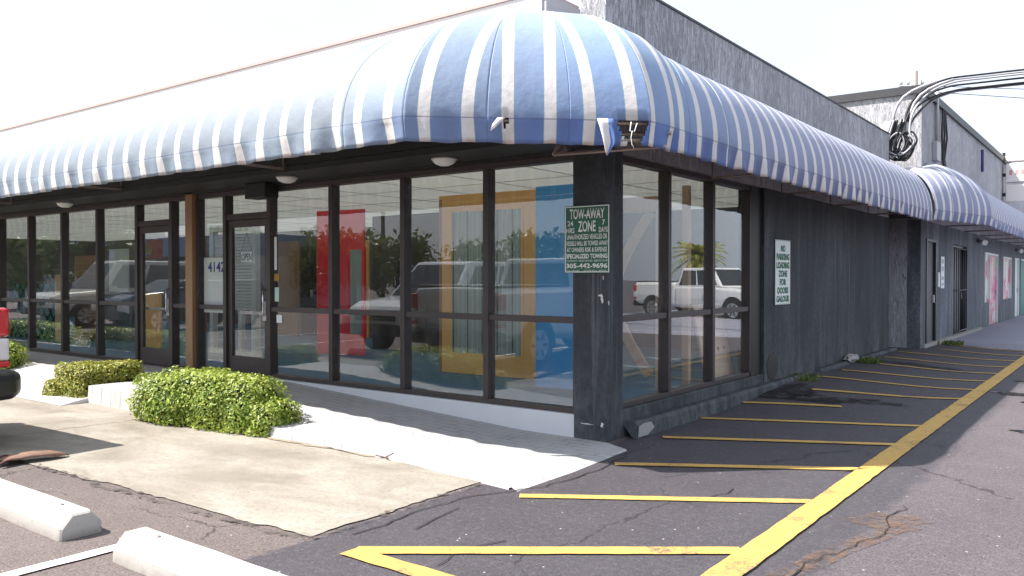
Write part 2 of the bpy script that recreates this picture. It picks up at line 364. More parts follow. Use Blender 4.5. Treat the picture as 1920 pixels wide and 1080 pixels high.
# ---------------------------------------------------------------- mesh helpers
class MB:
    def __init__(s): s.v = []; s.f = []; s.uv = {}; s.sm = set(); s.mi = {}
    def face(s, idx, uv=None, smooth=False, mi=0):
        k = len(s.f); s.f.append(tuple(idx))
        if uv: s.uv[k] = uv
        if smooth: s.sm.add(k)
        if mi: s.mi[k] = mi
    def box(s, x0, x1, y0, y1, z0, z1, mi=0):
        b = len(s.v)
        s.v += [(x, y, z) for z in (z0, z1) for y in (y0, y1) for x in (x0, x1)]
        for f in ((0, 2, 3, 1), (4, 5, 7, 6), (0, 1, 5, 4), (2, 6, 7, 3), (0, 4, 6, 2), (1, 3, 7, 5)):
            s.face([b+i for i in f], mi=mi)
        return s
    def obox(s, c, ax, ay, az, mi=0):        # oriented box, half vectors
        b = len(s.v); c = Vector(c); ax = Vector(ax); ay = Vector(ay); az = Vector(az)
        s.v += [tuple(c+ax*i+ay*j+az*k) for k in (-1, 1) for j in (-1, 1) for i in (-1, 1)]
        for f in ((0, 2, 3, 1), (4, 5, 7, 6), (0, 1, 5, 4), (2, 6, 7, 3), (0, 4, 6, 2), (1, 3, 7, 5)):
            s.face([b+i for i in f], mi=mi)
        return s
    def tube(s, pts, r, n=8, cap=True, mi=0):
        pts = [Vector(p) for p in pts]; rs = r if isinstance(r, (list, tuple)) else [r]*len(pts)
        b = len(s.v); pn = None
        for i, p in enumerate(pts):
            d = (pts[min(i+1, len(pts)-1)]-pts[max(i-1, 0)]).normalized()
            if pn is None:
                a = Vector((0, 0, 1)) if abs(d.z) < .9 else Vector((1, 0, 0)); pn = d.cross(a).normalized()
            else: pn = (pn-d*pn.dot(d)).normalized()
            q = d.cross(pn)
            for k in range(n):
                t = 2*math.pi*k/n; s.v.append(tuple(p+(pn*math.cos(t)+q*math.sin(t))*rs[i]))
        for i in range(len(pts)-1):
            for k in range(n):
                a = b+i*n+k; c = b+i*n+(k+1) % n; s.face((a, c, c+n, a+n), smooth=True, mi=mi)
        if cap:
            s.face([b+k for k in range(n)][::-1], mi=mi); s.face([b+(len(pts)-1)*n+k for k in range(n)], mi=mi)
        return s
    def prism(s, poly, h0, h1, axis=2, mi=0):   # poly in the two other axes
        b = len(s.v); n = len(poly)
        for h in (h0, h1):
            for (p, q) in poly:
                s.v.append((p, q, h) if axis == 2 else ((p, h, q) if axis == 1 else (h, p, q)))
        s.face([b+i for i in range(n)][::-1], mi=mi); s.face([b+n+i for i in range(n)], mi=mi)
        for i in range(n): j = (i+1) % n; s.face((b+i, b+j, b+n+j, b+n+i), mi=mi)
        return s
    def grid(s, P, uvf=None, smooth=True, mi=0):
        b = len(s.v); m = len(P); n = len(P[0])
        for row in P: s.v += [tuple(p) for p in row]
        for i in range(m-1):
            for j in range(n-1):
                if uvf is None: uv = None
                else: uv = [uvf[i][j], uvf[i+1][j], uvf[i+1][j+1], uvf[i][j+1]]
                s.face((b+i*n+j, b+(i+1)*n+j, b+(i+1)*n+j+1, b+i*n+j+1), uv, smooth, mi)
        return s
    def build(s, name, mats, parent=None, bevel=0, fix=True, seg=2):
        me = bpy.data.meshes.new(name); me.from_pydata(s.v, [], s.f)
        if not isinstance(mats, (list, tuple)): mats = [mats]
        for m in mats: me.materials.append(m)
        for k in s.sm: me.polygons[k].use_smooth = True
        for k, v in s.mi.items(): me.polygons[k].material_index = v
        if s.uv:
            ul = me.uv_layers.new(name='stripe')
            for k, uv in s.uv.items():
                for li, w in zip(me.polygons[k].loop_indices, uv): ul.data[li].uv = w
        if fix and not s.uv:
            bm = bmesh.new(); bm.from_mesh(me); bmesh.ops.recalc_face_normals(bm, faces=bm.faces); bm.to_mesh(me); bm.free()
        o = bpy.data.objects.new(name, me); COL.objects.link(o)
        if bevel:
            bv = o.modifiers.new('bevel', 'BEVEL'); bv.width = bevel; bv.segments = seg; bv.limit_method = 'ANGLE'; bv.angle_limit = R(40)
        if parent is not None: attach(o, parent)
        return o
def attach(o, p):
    o.parent = p
    o.matrix_parent_inverse = chain(p).inverted()
def chain(p):
    m = Matrix.Identity(4)
    if p.parent is not None and p.parent.type == 'EMPTY': m = Matrix.Translation(p.parent.location)
    if p.type == 'EMPTY': m = Matrix.Translation(p.location)
    if p.type == 'MESH': m = Matrix.Identity(4)
    return m
def tag(o, label=None, cat=None, group=None, kind=None):
    if label: o['label'] = label
    if cat: o['category'] = cat; o['kind'] = kind or 'thing'
    if group: o['group'] = group
    if kind: o['kind'] = kind
    return o
def thing(name, label, cat, loc=(0, 0, 0), group=None):
    o = bpy.data.objects.new(name, None); COL.objects.link(o); o.location = loc; o.empty_display_size = .2
    return tag(o, label, cat, group)
def dup(root, loc, rz=0, label=None):
    def cp(o, par):
        c = o.copy(); COL.objects.link(c)
        if par is not None: c.parent = par
        for ch in [x for x in ALLCH(o)]: cp(ch, c)
        return c
    r = cp(root, None); r.location = loc; r.rotation_euler = (0, 0, rz)
    if label: r['label'] = label
    return r
def ALLCH(o): return [x for x in COL.objects if x.parent == o]

def text(s, name, mat, parent, origin, right, upv, width, height, depth=.002, bold=0.0):
    """Flat raised lettering; origin = lower left corner of the line, scaled to width x height."""
    c = bpy.data.curves.new('lettering', 'FONT'); c.body = s; c.extrude = 0; c.offset = bold; c.resolution_u = 3
    o = bpy.data.objects.new('lettering', c); COL.objects.link(o)
    dg = bpy.context.evaluated_depsgraph_get(); me = bpy.data.meshes.new_from_object(o.evaluated_get(dg))
    bpy.data.objects.remove(o); bpy.data.curves.remove(c)
    xs = [v.co.x for v in me.vertices]; ys = [v.co.y for v in me.vertices]
    x0, x1, y0, y1 = min(xs), max(xs), min(ys), max(ys)
    right = Vector(right).normalized(); upv = Vector(upv).normalized(); nn = right.cross(upv); origin = Vector(origin)
    for v in me.vertices:
        v.co = origin+right*((v.co.x-x0)/(x1-x0)*width)+upv*((v.co.y-y0)/(y1-y0)*height)
    me.materials.clear(); me.materials.append(mat)
    o = bpy.data.objects.new(name, me); COL.objects.link(o)
    sd = o.modifiers.new('thickness', 'SOLIDIFY'); sd.thickness = depth; sd.offset = 0
    if parent is not None: attach(o, parent)
    return o

def sst(t): t = max(0., min(1., t)); return t*t*(3-2*t)
def gz(x, y): return .10*sst((1.9-x)/1.9)*sst((y-1.8)/3.2)
def nz(x, y, s=1, z=0): return noise.noise(Vector((x*s, y*s, z)))

# ---------------------------------------------------------------- ground
def rng(a, b, n): return [a+(b-a)*i/n for i in range(n+1)]
gx = [-400, -120, -60, -30]+rng(-20, -2, 9)+rng(-1.75, 4, 23)+[6, 10, 20, 40, 100, 400]
gy = [-400, -120, -60, -30]+rng(-20, -2, 9)+rng(-1.75, 16, 71)+[20, 25, 30, 40, 60, 120, 400]
g = MB(); g.grid([[(x, y, gz(x, y)) for y in gy] for x in gx])
tag(g.build('ground', ASPHALT), kind='structure')
def jag(pts, step=.12, amp=.03, close=True):
    out = []
    n = len(pts)
    for i in range(n if close else n-1):
        a, b = pts[i], pts[(i+1) % n]; L = math.dist(a, b); m = max(1, min(260, int(L/step)))
        for k in range(m):
            t = k/m; x = a[0]+(b[0]-a[0])*t; y = a[1]+(b[1]-a[1])*t
            dx, dy = -(b[1]-a[1])/L, (b[0]-a[0])/L
            j = (nz(x, y, 2.7)+.6*nz(x, y, 9, 5))*amp*2*min(1, k*2)
            out.append((x+dx*j, y+dy*j))
    if not close: out.append(pts[-1])
    return out
def fill(name, pts, z, mat, zf=None, tk=.02):
    bm = bmesh.new(); vs = [bm.verts.new((x, y, z+(zf(x, y) if zf else 0))) for x, y in pts]
    f = bm.faces.new(vs); f.normal_update()
    if f.normal.z < 0: f.normal_flip()
    bmesh.ops.triangulate(bm, faces=[f], ngon_method='EAR_CLIP')
    me = bpy.data.meshes.new(name); bm.to_mesh(me); bm.free(); me.materials.append(mat)
    o = bpy.data.objects.new(name, me); COL.objects.link(o); return o
slab = fill('concrete_apron', jag([(.02, -1.80), (.05, -3.38), (-.5, -3.42), (-2.84, -3.5), (-6, -3.62), (-26, -3.7), (-26, -1.2), (-12, -1.2), (-7, -1.5), (-6, -1.5), (-3, -1.4), (-1, -1.55)], .07, .025), .008, SLAB)
tag(slab, kind='structure')
CRUMB = stain('crumbled_edge', (.10, .082, .075), .9, 12, .47, .62)
def ribbon(name, pts, wd, z, mat):
    q = jag(pts, .08, .03, False); m = MB(); rows = []
    for i, p in enumerate(q):
        a = q[max(0, i-1)]; b_ = q[min(len(q)-1, i+1)]; d = math.hypot(b_[0]-a[0], b_[1]-a[1]) or 1; nx, ny = -(b_[1]-a[1])/d, (b_[0]-a[0])/d; w_ = wd*(.6+.9*abs(nz(p[0], p[1], 2, 4)))
        rows.append([(p[0]+nx*w_*k, p[1]+ny*w_*k, z+gz(p[0], p[1])) for k in (-1, 0, 1)])
    m.grid(rows, smooth=False); return tag(m.build(name, mat), kind='structure')
ribbon('crumbled_edge', [(-6, -3.66), (-2.84, -3.54), (-.5, -3.46), (.05, -3.42)], .04, .0115, CRUMB)
ribbon('crumbled_edge', [(.08, -3.40), (.06, -2.6), (.04, -1.84)], .03, .0118, CRUMB)
DARKC = stain('asphalt_crack', (.012, .010, .010), .9, 14, .34, .42)
ribbon('asphalt_crack', [(.20, -3.2), (.17, -2.7), (.19, -2.2), (.30, -1.95), (.47, -1.62), (.50, -1.0), (.45, -.4)], .007, .0065, DARKC)
ribbon('asphalt_crack', [(.42, -2.9), (.36, -2.6), (.33, -2.4)], .006, .0067, DARKC); ribbon('asphalt_crack', [(.95, -3.3), (.86, -3.0), (.98, -2.75)], .005, .0066, DARKC)
ribbon('asphalt_crack', [(1.52, -1.2), (1.58, -1.0), (1.56, -.85)], .006, .0066, DARKC); ribbon('asphalt_crack', [(2.45, -2.6), (2.50, -2.0), (2.66, -1.4), (2.62, -.6)], .005, .0064, DARKC)
for k_, (x_, y_) in enumerate(((-4.6, -3.55), )): ribbon('slab_joint', [(x_, y_), (x_+.06, -1.85)], .006, .0125, DARKC)
# walkway: top surface with its own height
def wz(x): return .20*sst_lin((-.9-x)/3.7)
def sst_lin(t): return max(0., min(1., t))
FY = -1.67
w = MB()
xs = [-26, -18, -12, -9]+rng(-7.2, -6.15, 3)[:-1]+[-6.1501]
P = [[(x, .02, .20), (x, -.90, .20), (x, -1.25, .14), (x, -2.0, .012)] for x in xs]
w.grid(P, smooth=False)
xs2 = [-6.15]+rng(-5.8, .30, 24)
row = []
for x in xs2:
    z = wz(x)+.012; yb = .02 if x < .02 else -.16*max(0, x-.0)/.3
    fy = FY-.14*sst((x+1.2)/1.4)
    row.append([(x, yb, z), (x, -.8, z), (x, fy+.03*nz(x, 0, 5), z), (x, fy-.015+.03*nz(x, 0, 5), -.02)])
w.grid(row, smooth=False)
sk = [(-6.15, .02, .20), (-6.15, -.90, .20), (-6.15, -1.25, .14), (-6.15, -2.0, .012)]
w.grid([[p, (p[0]+.02, p[1], -.02)] for p in sk], smooth=False)
# end cheek of the raised part and right end
w.face([len(w.v)+i for i in range(4)]); w.v += [(-6.15, -.9, .212), (-6.15, FY, .212), (-6.15, FY-.015, -.02), (-6.15, -.9, -.02)]
b0 = len(w.v); w.v += [(.30, -.16, .012), (.30, -1.80, .012), (.44, -1.86, -.01), (.33, -.15, -.01)]; w.face((b0, b0+1, b0+2, b0+3))
tag(w.build('walkway', WALKM), kind='structure')
# far walkway by the second building
w2 = MB(); w2.grid([[(x, y, .10+.012) for y in (13.6, 20, 30, 60)] for x in (.4, 1.2, 2.6, 6, 12)], smooth=False)
w2.grid([[(x, 13.6-.0, .112), (x, 13.45, gz(x, 13.4)-.01)] for x in (.4, 1.2, 2.6, 6, 12)], smooth=False)
tag(w2.build('far_walkway', WALK2M), kind='structure')
# soil strip under the long hedge, patches and stains
soil = fill('soil_strip', jag([(-4.6, -1.62), (-4.6, -1.98), (-3.5, -1.80), (-2.4, -1.74), (-1.35, -1.73), (-1.2, -1.69), (-2.3, -1.6)], .06, .03), .014, DRYSOIL)
tag(soil, kind='structure')

def strip(name, a, b, wd, mat, label, zoff=.009, cut=None):
    a = Vector((*a, 0)); b = Vector((*b, 0)); d = (b-a); L = d.length; d.normalize(); q = Vector((-d.y, d.x, 0)); n = max(2, int(L/.05)); m = MB(); rows = []
    for i in range(n+1):
        p = a+d*L*i/n; r = []
        for sgn in (-1, 0, 1):
            e = wd/2*sgn+(.007*nz(p.x*7+sgn*9, p.y*7, 1) if sgn else 0)
            pt = p+q*e
            r.append((pt.x, pt.y, gz(pt.x, pt.y)+zoff))
        rows.append(r)
    m.grid(rows, smooth=False)
    return tag(m.build(name, mat), kind='structure')
LINES = [((.47, -1.93), (2.12, -.86), .10), ((.5, -.69), (2.12, .31), .10), ((.3, .55), (2.12, 1.5), .10), ((.13, 1.76), (2.12, 2.66), .10), ((.14, 2.92), (1.14, 3.36), .10),
         ((.53, 4.25), (2.12, 5.0), .11), ((.2, 5.5), (2.12, 6.05), .10), ((.27, 6.55), (2.12, 7.2), .10), ((.47, 7.95), (2.12, 8.35), .10), ((.27, 9.15), (2.12, 9.55), .10), ((.24, 10.4), (2.12, 10.85), .10),
         ((.7, 11.85), (2.12, 12.05), .10), ((.67, 13.1), (2.1, 13.32), .10), ((.435, -3.38), (2.12, -2.11), .12), ((.41, -3.415), (2.6, -3.42), .13)]
for i, (a, b, wd) in enumerate(LINES): strip('yellow_line', a, b, wd, YELLOW, '', .008+.0007*(i % 3))
strip('yellow_line', (2.19, -4.5), (2.19, 13.3), .17, YELLOW, '', .012)
strip('white_line', (-.70, -6.5), (-.66, -4.02), .10, WHITEL, '')
for x in (-3.3, -5.92, -8.5, -11.1, -13.7, -16.3, -18.9, -21.5, -24.1): strip('white_line', (x, -8.8), (x, -4.0), .10, WHITEL, '')

def blob(name, cx, cy, rx, ry, mat, ang=0, z=.006, amp=.35, n=46, kind='structure'):
    pts = []
    for k in range(n):
        t = 2*math.pi*k/n; r = 1+amp*(nz(math.cos(t)*1.4+cx*3, math.sin(t)*1.4+cy*3, 1)+.5*nz(math.cos(t)*5+cx, math.sin(t)*5, 1))*2
        u, v = rx*r*math.cos(t), ry*r*math.sin(t); pts.append((cx+u*math.cos(ang)-v*math.sin(ang), cy+u*math.sin(ang)+v*math.cos(ang)))
    return tag(fill(name, pts, z, mat, gz), kind=kind)
blob('wet_patch', .75, 3.75, .75, .30, WET, .35)
blob('wet_patch', .35, 3.9, .35, .55, WET, -.2, .007)
blob('wet_patch', .9, 8.5, .7, .22, WET, .2)
blob('wet_patch', .2, 8.3, .25, .5, WET, .0, .0075)
blob('puddle', 3.3, 4.95, .5, .17, PUDDLE, -.3); blob('puddle', 2.75, 5.9, .45, .14, PUDDLE, -.2, .005)
blob('puddle', 2.9, 7.4, .5, .2, PUDDLE, -.3); blob('puddle', 3.1, 3.0, .22, .1, PUDDLE, .4)
blob('rust_stain', 2.62, -1.05, .26, .16, RUSTST, .9, .005, .3)
blob('rust_stain', 2.55, -1.75, .75, .07, RUSTST, 1.35, .0055, .3)

# ---------------------------------------------------------------- shop building
bld = thing('shop_building', 'dark single-storey corner shop with glass front, white fascia and rough charcoal parapet', 'building', (-6, 5, 0))
XL = -24.0; YE = 10.62
b = MB()
# side wall beyond the windows, with opening for three side windows (y .5 .. 4.0)
b.box(-.22, 0, 3.98, YE, -.1, 2.66)                       # wall beyond
b.build('wall', RENDER, bld)
b = MB(); b.box(-.26, 0, .33, YE, 2.66, 4.26); b.box(-.26, 0, 0, .33, 2.70, 4.26)
b.build('parapet', STUCCO, bld)
b = MB(); b.box(-.275, .012, -.012, YE+.01, 4.262, 4.285); b.build('coping', COPING, bld)
b = MB(); b.box(-.34, 0, 0, .33, -.1, 2.70); pil = b.build('pillar', RENDER, bld, .012)
# side curb, sill
b = MB(); b.box(-.30, -.005, .331, 3.978, -.1, .26); b.build('side_sill', RENDER, bld, .008)
def rough_curb():
    m = MB(); rows = []; y = .34
    while y < YE+.2:
        j = .012*nz(0, y, 4); k = .25 if 5.4 < y < 5.95 else 1
        x1 = .13+j if k == 1 else .06+j
        rows.append([(-.04, y, .145+j), (.03, y, .15*k+j+.0), (x1-.02, y, .145*k+.01+j), (x1, y, .12*k+j), (x1+.012, y, -.05)]); y += .09
    m.grid(rows, smooth=False)
    for e in (0, -1): bb = len(m.v); m.v += rows[e]; m.face([bb+i for i in range(5)])
    return m.build('curb', RENDER, bld)
rough_curb()
# upper white fascia box (front) and its return
b = MB(); b.box(XL, -.30, -.58, -.005, 2.76, 3.97); b.build('fascia', FASCIA, bld)
b = MB(); b.box(XL, -.285, -.60, .0, 3.972, 4.0); b.build('fascia_cap', simple('cap_flashing', (.45, .33, .30), .5, var=.1), bld)
b = MB(); b.box(-.298, -.262, -.56, -.01, 3.0, 3.965); b.build('fascia_return', TRIMGREY, bld)
b = MB(); b.box(XL, -.02, -.60, .09, 2.69, 2.755); b.box(XL, -.345, -.02, .12, 2.66, 2.69); b.build('soffit', BLACKP, bld)
b = MB(); b.box(XL, -.31, -.615, -.585, 2.76, 3.3); b.build('awning_backing', BLACKP, bld)
# white base wall under front glazing
b = MB(); b.box(-4.95, -.342, .01, .2, -.1, .225); b.build('base_wall', WHITEWALL, bld)
b = MB(); b.box(XL, -5.96, .03, .2, 0, .208); b.build('threshold', simple('reddish_sill', (.16, .10, .09), .7, var=.3), bld)
# interior shell
b = MB(); b.box(XL, -.36, .2, YE-.3, .14, .215); b.box(-.36, -.23, .34, YE-.3, .14, .215); b.build('floor', INFLOOR, bld)
b = MB(); b.box(XL, -.28, .14, YE-.3, 2.72, 2.724)
for k in range(19): b.box(-.3-k*1.2-.025, -.3-k*1.2, .14, 7.2, 2.7165, 2.7195, 1)
for k in range(6): b.box(XL, -.28, .6+k*1.2, .625+k*1.2, 2.713, 2.716, 1)
b.build('ceiling', [MILK, CEILG], bld)  # ceiling made translucent to bring added daylight into the shop
b = MB(); b.box(XL, -.23, 7.2, 7.4, .2, 2.72); b.box(XL-.2, XL, .1, 10.4, 0, 2.75); b.box(-.34, -.2225, 3.99, 10.3, .2, 2.72)
b.build('inner_wall', INWALL, bld)
b = MB(); b.box(XL, -.3, YE-.15, YE, 0, 4.0); b.box(-.22, .005, YE, YE+.01, 0, 4.2); b.build('roof', COPING, bld)

b = MB(); b.box(-2.2, .38, YE+.02, 11.49, 2.70, 2.9); b.box(-2.2, -2.0, YE+.02, 11.49, 0, 2.70); b.build('added_alcove_cover', BLACKP, bld)  # cover and side wall added to keep sun out of the alcove
# front windows. x of mullion centres
def window(x0, x1, zb, zt, mids=(1.10,), name='window', yg=.10, transom=None):
    f = MB(); t = .033
    f.box(x0, x1, yg-.05, yg+.06, zb, zb+.05); f.box(x0, x1, yg-.05, yg+.06, zt-.06, zt)
    for z in mids: f.box(x0+t, x1-t, yg-.045, yg+.05, z-.03, z+.03)
    f.box(x0, x0+t, yg-.06, yg+.065, zb+.05, zt-.06); f.box(x1-t, x1, yg-.06, yg+.065, zb+.05, zt-.06)
    o = f.build(name, DARKMET, bld, .004)
    zs = [zb+.05]+sum([[z-.03, z+.03] for z in mids], [])+[zt-.06]
    for i in range(0, len(zs), 2):
        p = MB(); p.box(x0+t, x1-t, yg-.003, yg+.003, zs[i], zs[i+1]); p.build('pane', GLASS, o)
    return o
ZT = 2.66
FM = [-4.99, -3.80, -2.61, -1.43]
for a, c in zip(FM, FM[1:]): window(a, c, .225, ZT)
window(-1.43, -.342, .225, ZT)
LM = [-14.4, -13.15, -11.91, -10.65, -9.44, -8.23]
LM = [-23.1, -21.85, -20.6, -19.36, -18.1, -16.87, -15.6]+LM
for a, c in zip(LM, LM[1:]): window(a, c, .208, 2.66)
window(-7.27, -6.79, .208, 2.66); window(-6.62, -5.95, .208, 2.66)
def door(x0, x1):
    f = MB(); t = .05
    f.box(x0, x1, .05, .16, 2.60, 2.66); f.box(x0, x0+.035, .04, .165, .2, 2.60); f.box(x1-.035, x1, .04, .165, .2, 2.60)
    f.box(x0+.035, x1-.035, .05, .155, 2.27, 2.35)
    fr = f.build('door_frame', DARKMET, bld, .003)
    p = MB(); p.box(x0+.035, x1-.035, .097, .103, 2.35, 2.60); p.build('transom_pane', GLASS, fr)
    d = MB(); a, c = x0+.04, x1-.04
    d.box(a, c, .075, .125, .215, .46); d.box(a, c, .075, .125, 2.17, 2.265)
    d.box(a, a+.085, .075, .125, .46, 2.17); d.box(c-.085, c, .075, .125, .46, 2.17)
    dr = d.build('door', DARKMET, bld, .004)
    p = MB(); p.box(a+.085, c-.085, .097, .103, .46, 2.17); p.build('door_pane', GLASS, dr)
    h = MB(); h.box(a+.085, c-.085, .13, .16, 1.02, 1.06); h.box(c-.08, c-.005, .04, .075, .95, 1.2)
    h.tube([(c-.045, .075, 1.35), (c-.045, .02, 1.33), (c-.045, .02, 1.02), (c-.045, .075, 1.0)], .012); h.build('handle', CHROME, dr)
door(-8.23, -7.27); door(-5.95, -4.99)
b = MB(); b.box(-6.79, -6.62, -.02, .15, .2, 2.69); b.build('post', WOODPOST, bld, .006)
b = MB(); b.box(-5.2, -4.78, -.16, .05, 2.50, 2.688); b.build('sensor_box', BLACKP, bld, .01)
# side windows (plane x = -.10)
SY = [.331, 1.38, 2.50, 3.63]; 
def swindow(y0, y1):
    f = MB(); t = .033; xg = -.10; zb, zt, zm = .262, 2.66, 1.11
    f.box(xg-.06, xg+.05, y0, y1, zb, zb+.05); f.box(xg-.06, xg+.05, y0, y1, zt-.06, zt); f.box(xg-.05, xg+.045, y0+t, y1-t, zm-.03, zm+.03)
    f.box(xg-.065, xg+.06, y0, y0+t, zb+.05, zt-.06); f.box(xg-.065, xg+.06, y1-t, y1, zb+.05, zt-.06)
    o = f.build('side_window', DARKMET, bld, .004)
    for z0, z1 in ((zb+.05, zm-.03), (zm+.03, zt-.06)):
        p = MB(); p.box(xg-.003, xg+.003, y0+t, y1-t, z0, z1); p.build('pane', GLASS, o)
for a, c in zip(SY, SY[1:]+[3.85]):
    if c-a > .5: swindow(a, c)
b = MB(); b.box(-.21, -.04, 3.631, 3.979, .262, 2.66); b.build('window_jamb', BLACKP, bld)

# soffit lamps
def lamp(x, y, z, label):
    t = thing('soffit_lamp', label, 'lamp', (x, y, z), 'round lamps under the front soffit')
    m = MB(); rows = []
    for r, dz in ((.0, -.075), (.05, -.072), (.09, -.055), (.115, -.03), (.12, -.012)):
        rows.append([(x+r*math.cos(2*math.pi*k/24), y+r*math.sin(2*math.pi*k/24), z+dz) for k in range(25)])
    m.grid(rows); m.build('diffuser', LAMPW, t)
    m = MB(); m.tube([(x, y, z-.015), (x, y, z)], .13, 24); m.build('mount', TRIMGREY, t)
lamp(-1.68, -.30, 2.69, 'white round lamp under soffit above the wood-framed display door')
lamp(-4.16, -.30, 2.69, 'white round lamp under soffit just right of the black box')
lamp(-9.74, -.30, 2.69, 'white round lamp under soffit at the left of the shop front')

# ---------------------------------------------------------------- awnings
PT = .32
def awning_panels(mb, panels, zl, vh, seed=0, hole=None, wav=.012, prog=None):
    """panel = (I0, O0, B0, I1, O1, B1, phase, nseg)"""
    zv = zl+vh
    for (I0, O0, z0, I1, O1, z1, ph, ns) in panels:
        I0, O0, I1, O1 = map(Vector, (I0, O0, I1, O1)); rows = []; uvs = []
        n = ns; T = 18
        for i in range(n+1):
            s = i/n; I = I0.lerp(I1, s); O = O0.lerp(O1, s); zt = z0+(z1-z0)*s; r = []; ur = []
            out = (O-I).normalized()
            wo = (O1-O0).length; wi = (I1-I0).length
            for j in range(T+1):
                th = math.pi/2*j/T; p = I+(O-I)*math.sin(th); z = zv+(zt-zv)*math.cos(th)
                wl = wi+(wo-wi)*math.sin(th)
                d = .018*nz(p.x*1.3+seed, p.y*1.3, 1, z*1.5)*math.sin(th*1.0)
                p = p+out*d
                r.append((p.x, p.y, z+.01*nz(p.x*.7, p.y*.7, 1, 3)*math.sin(th))); ur.append((ph+(s-.5)*wl/PT, 1-.84*(j/T)))
            for j in range(1, 6):
                t = j/5; arc = (O0.lerp(O1, s)); q = arc.x*9+arc.y*9
                amp = wav*t+.004
                p = O+out*(amp*(math.sin(q*2.2+seed)+.8*math.sin(q*1.13+1)+1.3*nz(q*.4, 0, 1))-.035*t)
                z = zv-vh*t+.010*nz(arc.x*2.5, arc.y*2.5, 1, 7)*t
                r.append((p.x, p.y, z)); ur.append((ph+(s-.5)*wo/PT, .16*(1-t)))
            rows.append(r); uvs.append(ur)
        b = len(mb.v); m = len(rows); k = len(rows[0])
        for rr in rows: mb.v += rr
        for i in range(m-1):
            for j in range(k-1):
                if hole and hole(rows[i][j], rows[i+1][j+1], j-T): continue
                mb.face((b+i*k+j, b+(i+1)*k+j, b+(i+1)*k+j+1, b+i*k+j+1), [uvs[i][j], uvs[i+1][j], uvs[i+1][j+1], uvs[i][j+1]], True)
def cloth(o):
    sd = o.modifiers.new('thickness', 'SOLIDIFY'); sd.thickness = .004; sd.offset = 0
awn = thing('corner_awning', 'blue and white striped barrel awning wrapping the shop corner, torn at its front edge', 'awning', (-2, -1, 2.5))
ZL, VH = 2.50, .18
OY = -2.13; IY = -.615
# canopy over the front, left of the seam and right of the seam
m = MB(); L = []
x = -1.42
k = 0
ys0 = x-70*PT
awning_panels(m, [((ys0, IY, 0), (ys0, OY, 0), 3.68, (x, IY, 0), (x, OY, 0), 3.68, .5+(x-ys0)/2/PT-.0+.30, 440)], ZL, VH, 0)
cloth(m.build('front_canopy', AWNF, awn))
def hole(a, b, j):
    if j < 0: return False
    mx = (a[0]+b[0])/2; my = (a[1]+b[1])/2; s = ((mx+.44)+(my+2.13))/2*math.sqrt(2)    # distance along the corner face
    s2 = math.hypot(mx+.44, my+2.13)
    if mx < -.43: return False
    if mx > .4 and 0 <= j <= 4 and 1.60+.02*j < s2 < 1.84-.015*j: return True
    return .735-.0*j < s2 < .775-.02*j and j < 3 and mx < .5
LC = Vector((-.44, OY, 0)); RC = Vector((.90, -.85, 0))
g1 = LC.lerp(RC, 1/3); g2 = LC.lerp(RC, 2/3)
Ia, Ib, Ic, Id = (-.60, IY, 0), (-.47, IY, 0), (-.37, -.57, 0), (-.27, -.42, 0)
m = MB()
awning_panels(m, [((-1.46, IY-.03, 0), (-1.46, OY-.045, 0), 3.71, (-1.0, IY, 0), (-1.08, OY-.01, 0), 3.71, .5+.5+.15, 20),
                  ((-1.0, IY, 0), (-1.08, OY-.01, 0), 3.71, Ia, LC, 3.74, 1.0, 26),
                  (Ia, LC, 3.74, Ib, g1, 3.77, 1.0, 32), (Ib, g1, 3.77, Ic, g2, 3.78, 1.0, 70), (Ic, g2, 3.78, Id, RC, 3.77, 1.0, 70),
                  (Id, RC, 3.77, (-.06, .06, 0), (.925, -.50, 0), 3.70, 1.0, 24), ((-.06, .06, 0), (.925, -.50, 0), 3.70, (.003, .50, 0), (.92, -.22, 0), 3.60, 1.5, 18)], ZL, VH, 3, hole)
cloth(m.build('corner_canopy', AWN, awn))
m = MB(); y1 = 9.9
awning_panels(m, [((0.003, .50, 0), (.92, -.22, 0), 3.60, (0.003, 1.0, 0), (.91, .60, 0), 3.58, .15, 18),
                  ((0.003, 1.0, 0), (.91, .60, 0), 3.58, (0.003, 10.6, 0), (.90, y1, 0), 3.60, .15+(y1-.6)/2/PT+.5, 230)], ZL, VH, 9, None, .026)
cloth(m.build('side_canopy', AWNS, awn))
# hanging torn flap, loose cords
fl = MB(); P0 = Vector((.66, -1.08, 2.66)); 
rows = []
for k in range(9):
    t = k/8; c0 = Vector((.63, -1.18, 2.685)).lerp(Vector((.72, -1.20, 2.40)), t); wd = .13*(1-.35*t) if t < .55 else .105*(1-t)/.45+.012
    rows.append([tuple(c0+Vector((.70, .62, -.1*t))*wd*(q/5)+Vector((.6, -.7, 0))*(.03*math.sin(t*3)*math.cos(q*.9)+.012*nz(q, t*5, 1))) for q in range(6)])
fl.grid(rows, [[(.5 if q < 4 else .9, .14*(1-k/8)) for q in range(6)] for k in range(9)])
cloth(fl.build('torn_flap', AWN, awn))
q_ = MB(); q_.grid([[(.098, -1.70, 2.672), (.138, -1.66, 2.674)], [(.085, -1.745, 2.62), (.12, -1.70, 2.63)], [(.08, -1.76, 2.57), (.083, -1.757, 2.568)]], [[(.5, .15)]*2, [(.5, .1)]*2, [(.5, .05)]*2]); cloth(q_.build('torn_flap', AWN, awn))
c = MB(); c.tube([(.80, -.97, 2.67), (.80, -.99, 2.60), (.825, -.965, 2.595), (.84, -.95, 2.66)], .004, 5)
c.tube([(.815, -.98, 2.60), (.81, -.99, 2.55), (.815, -.985, 2.50), (.83, -.98, 2.47)], .003, 5); c.build('loose_cord', LETTERW, awn)
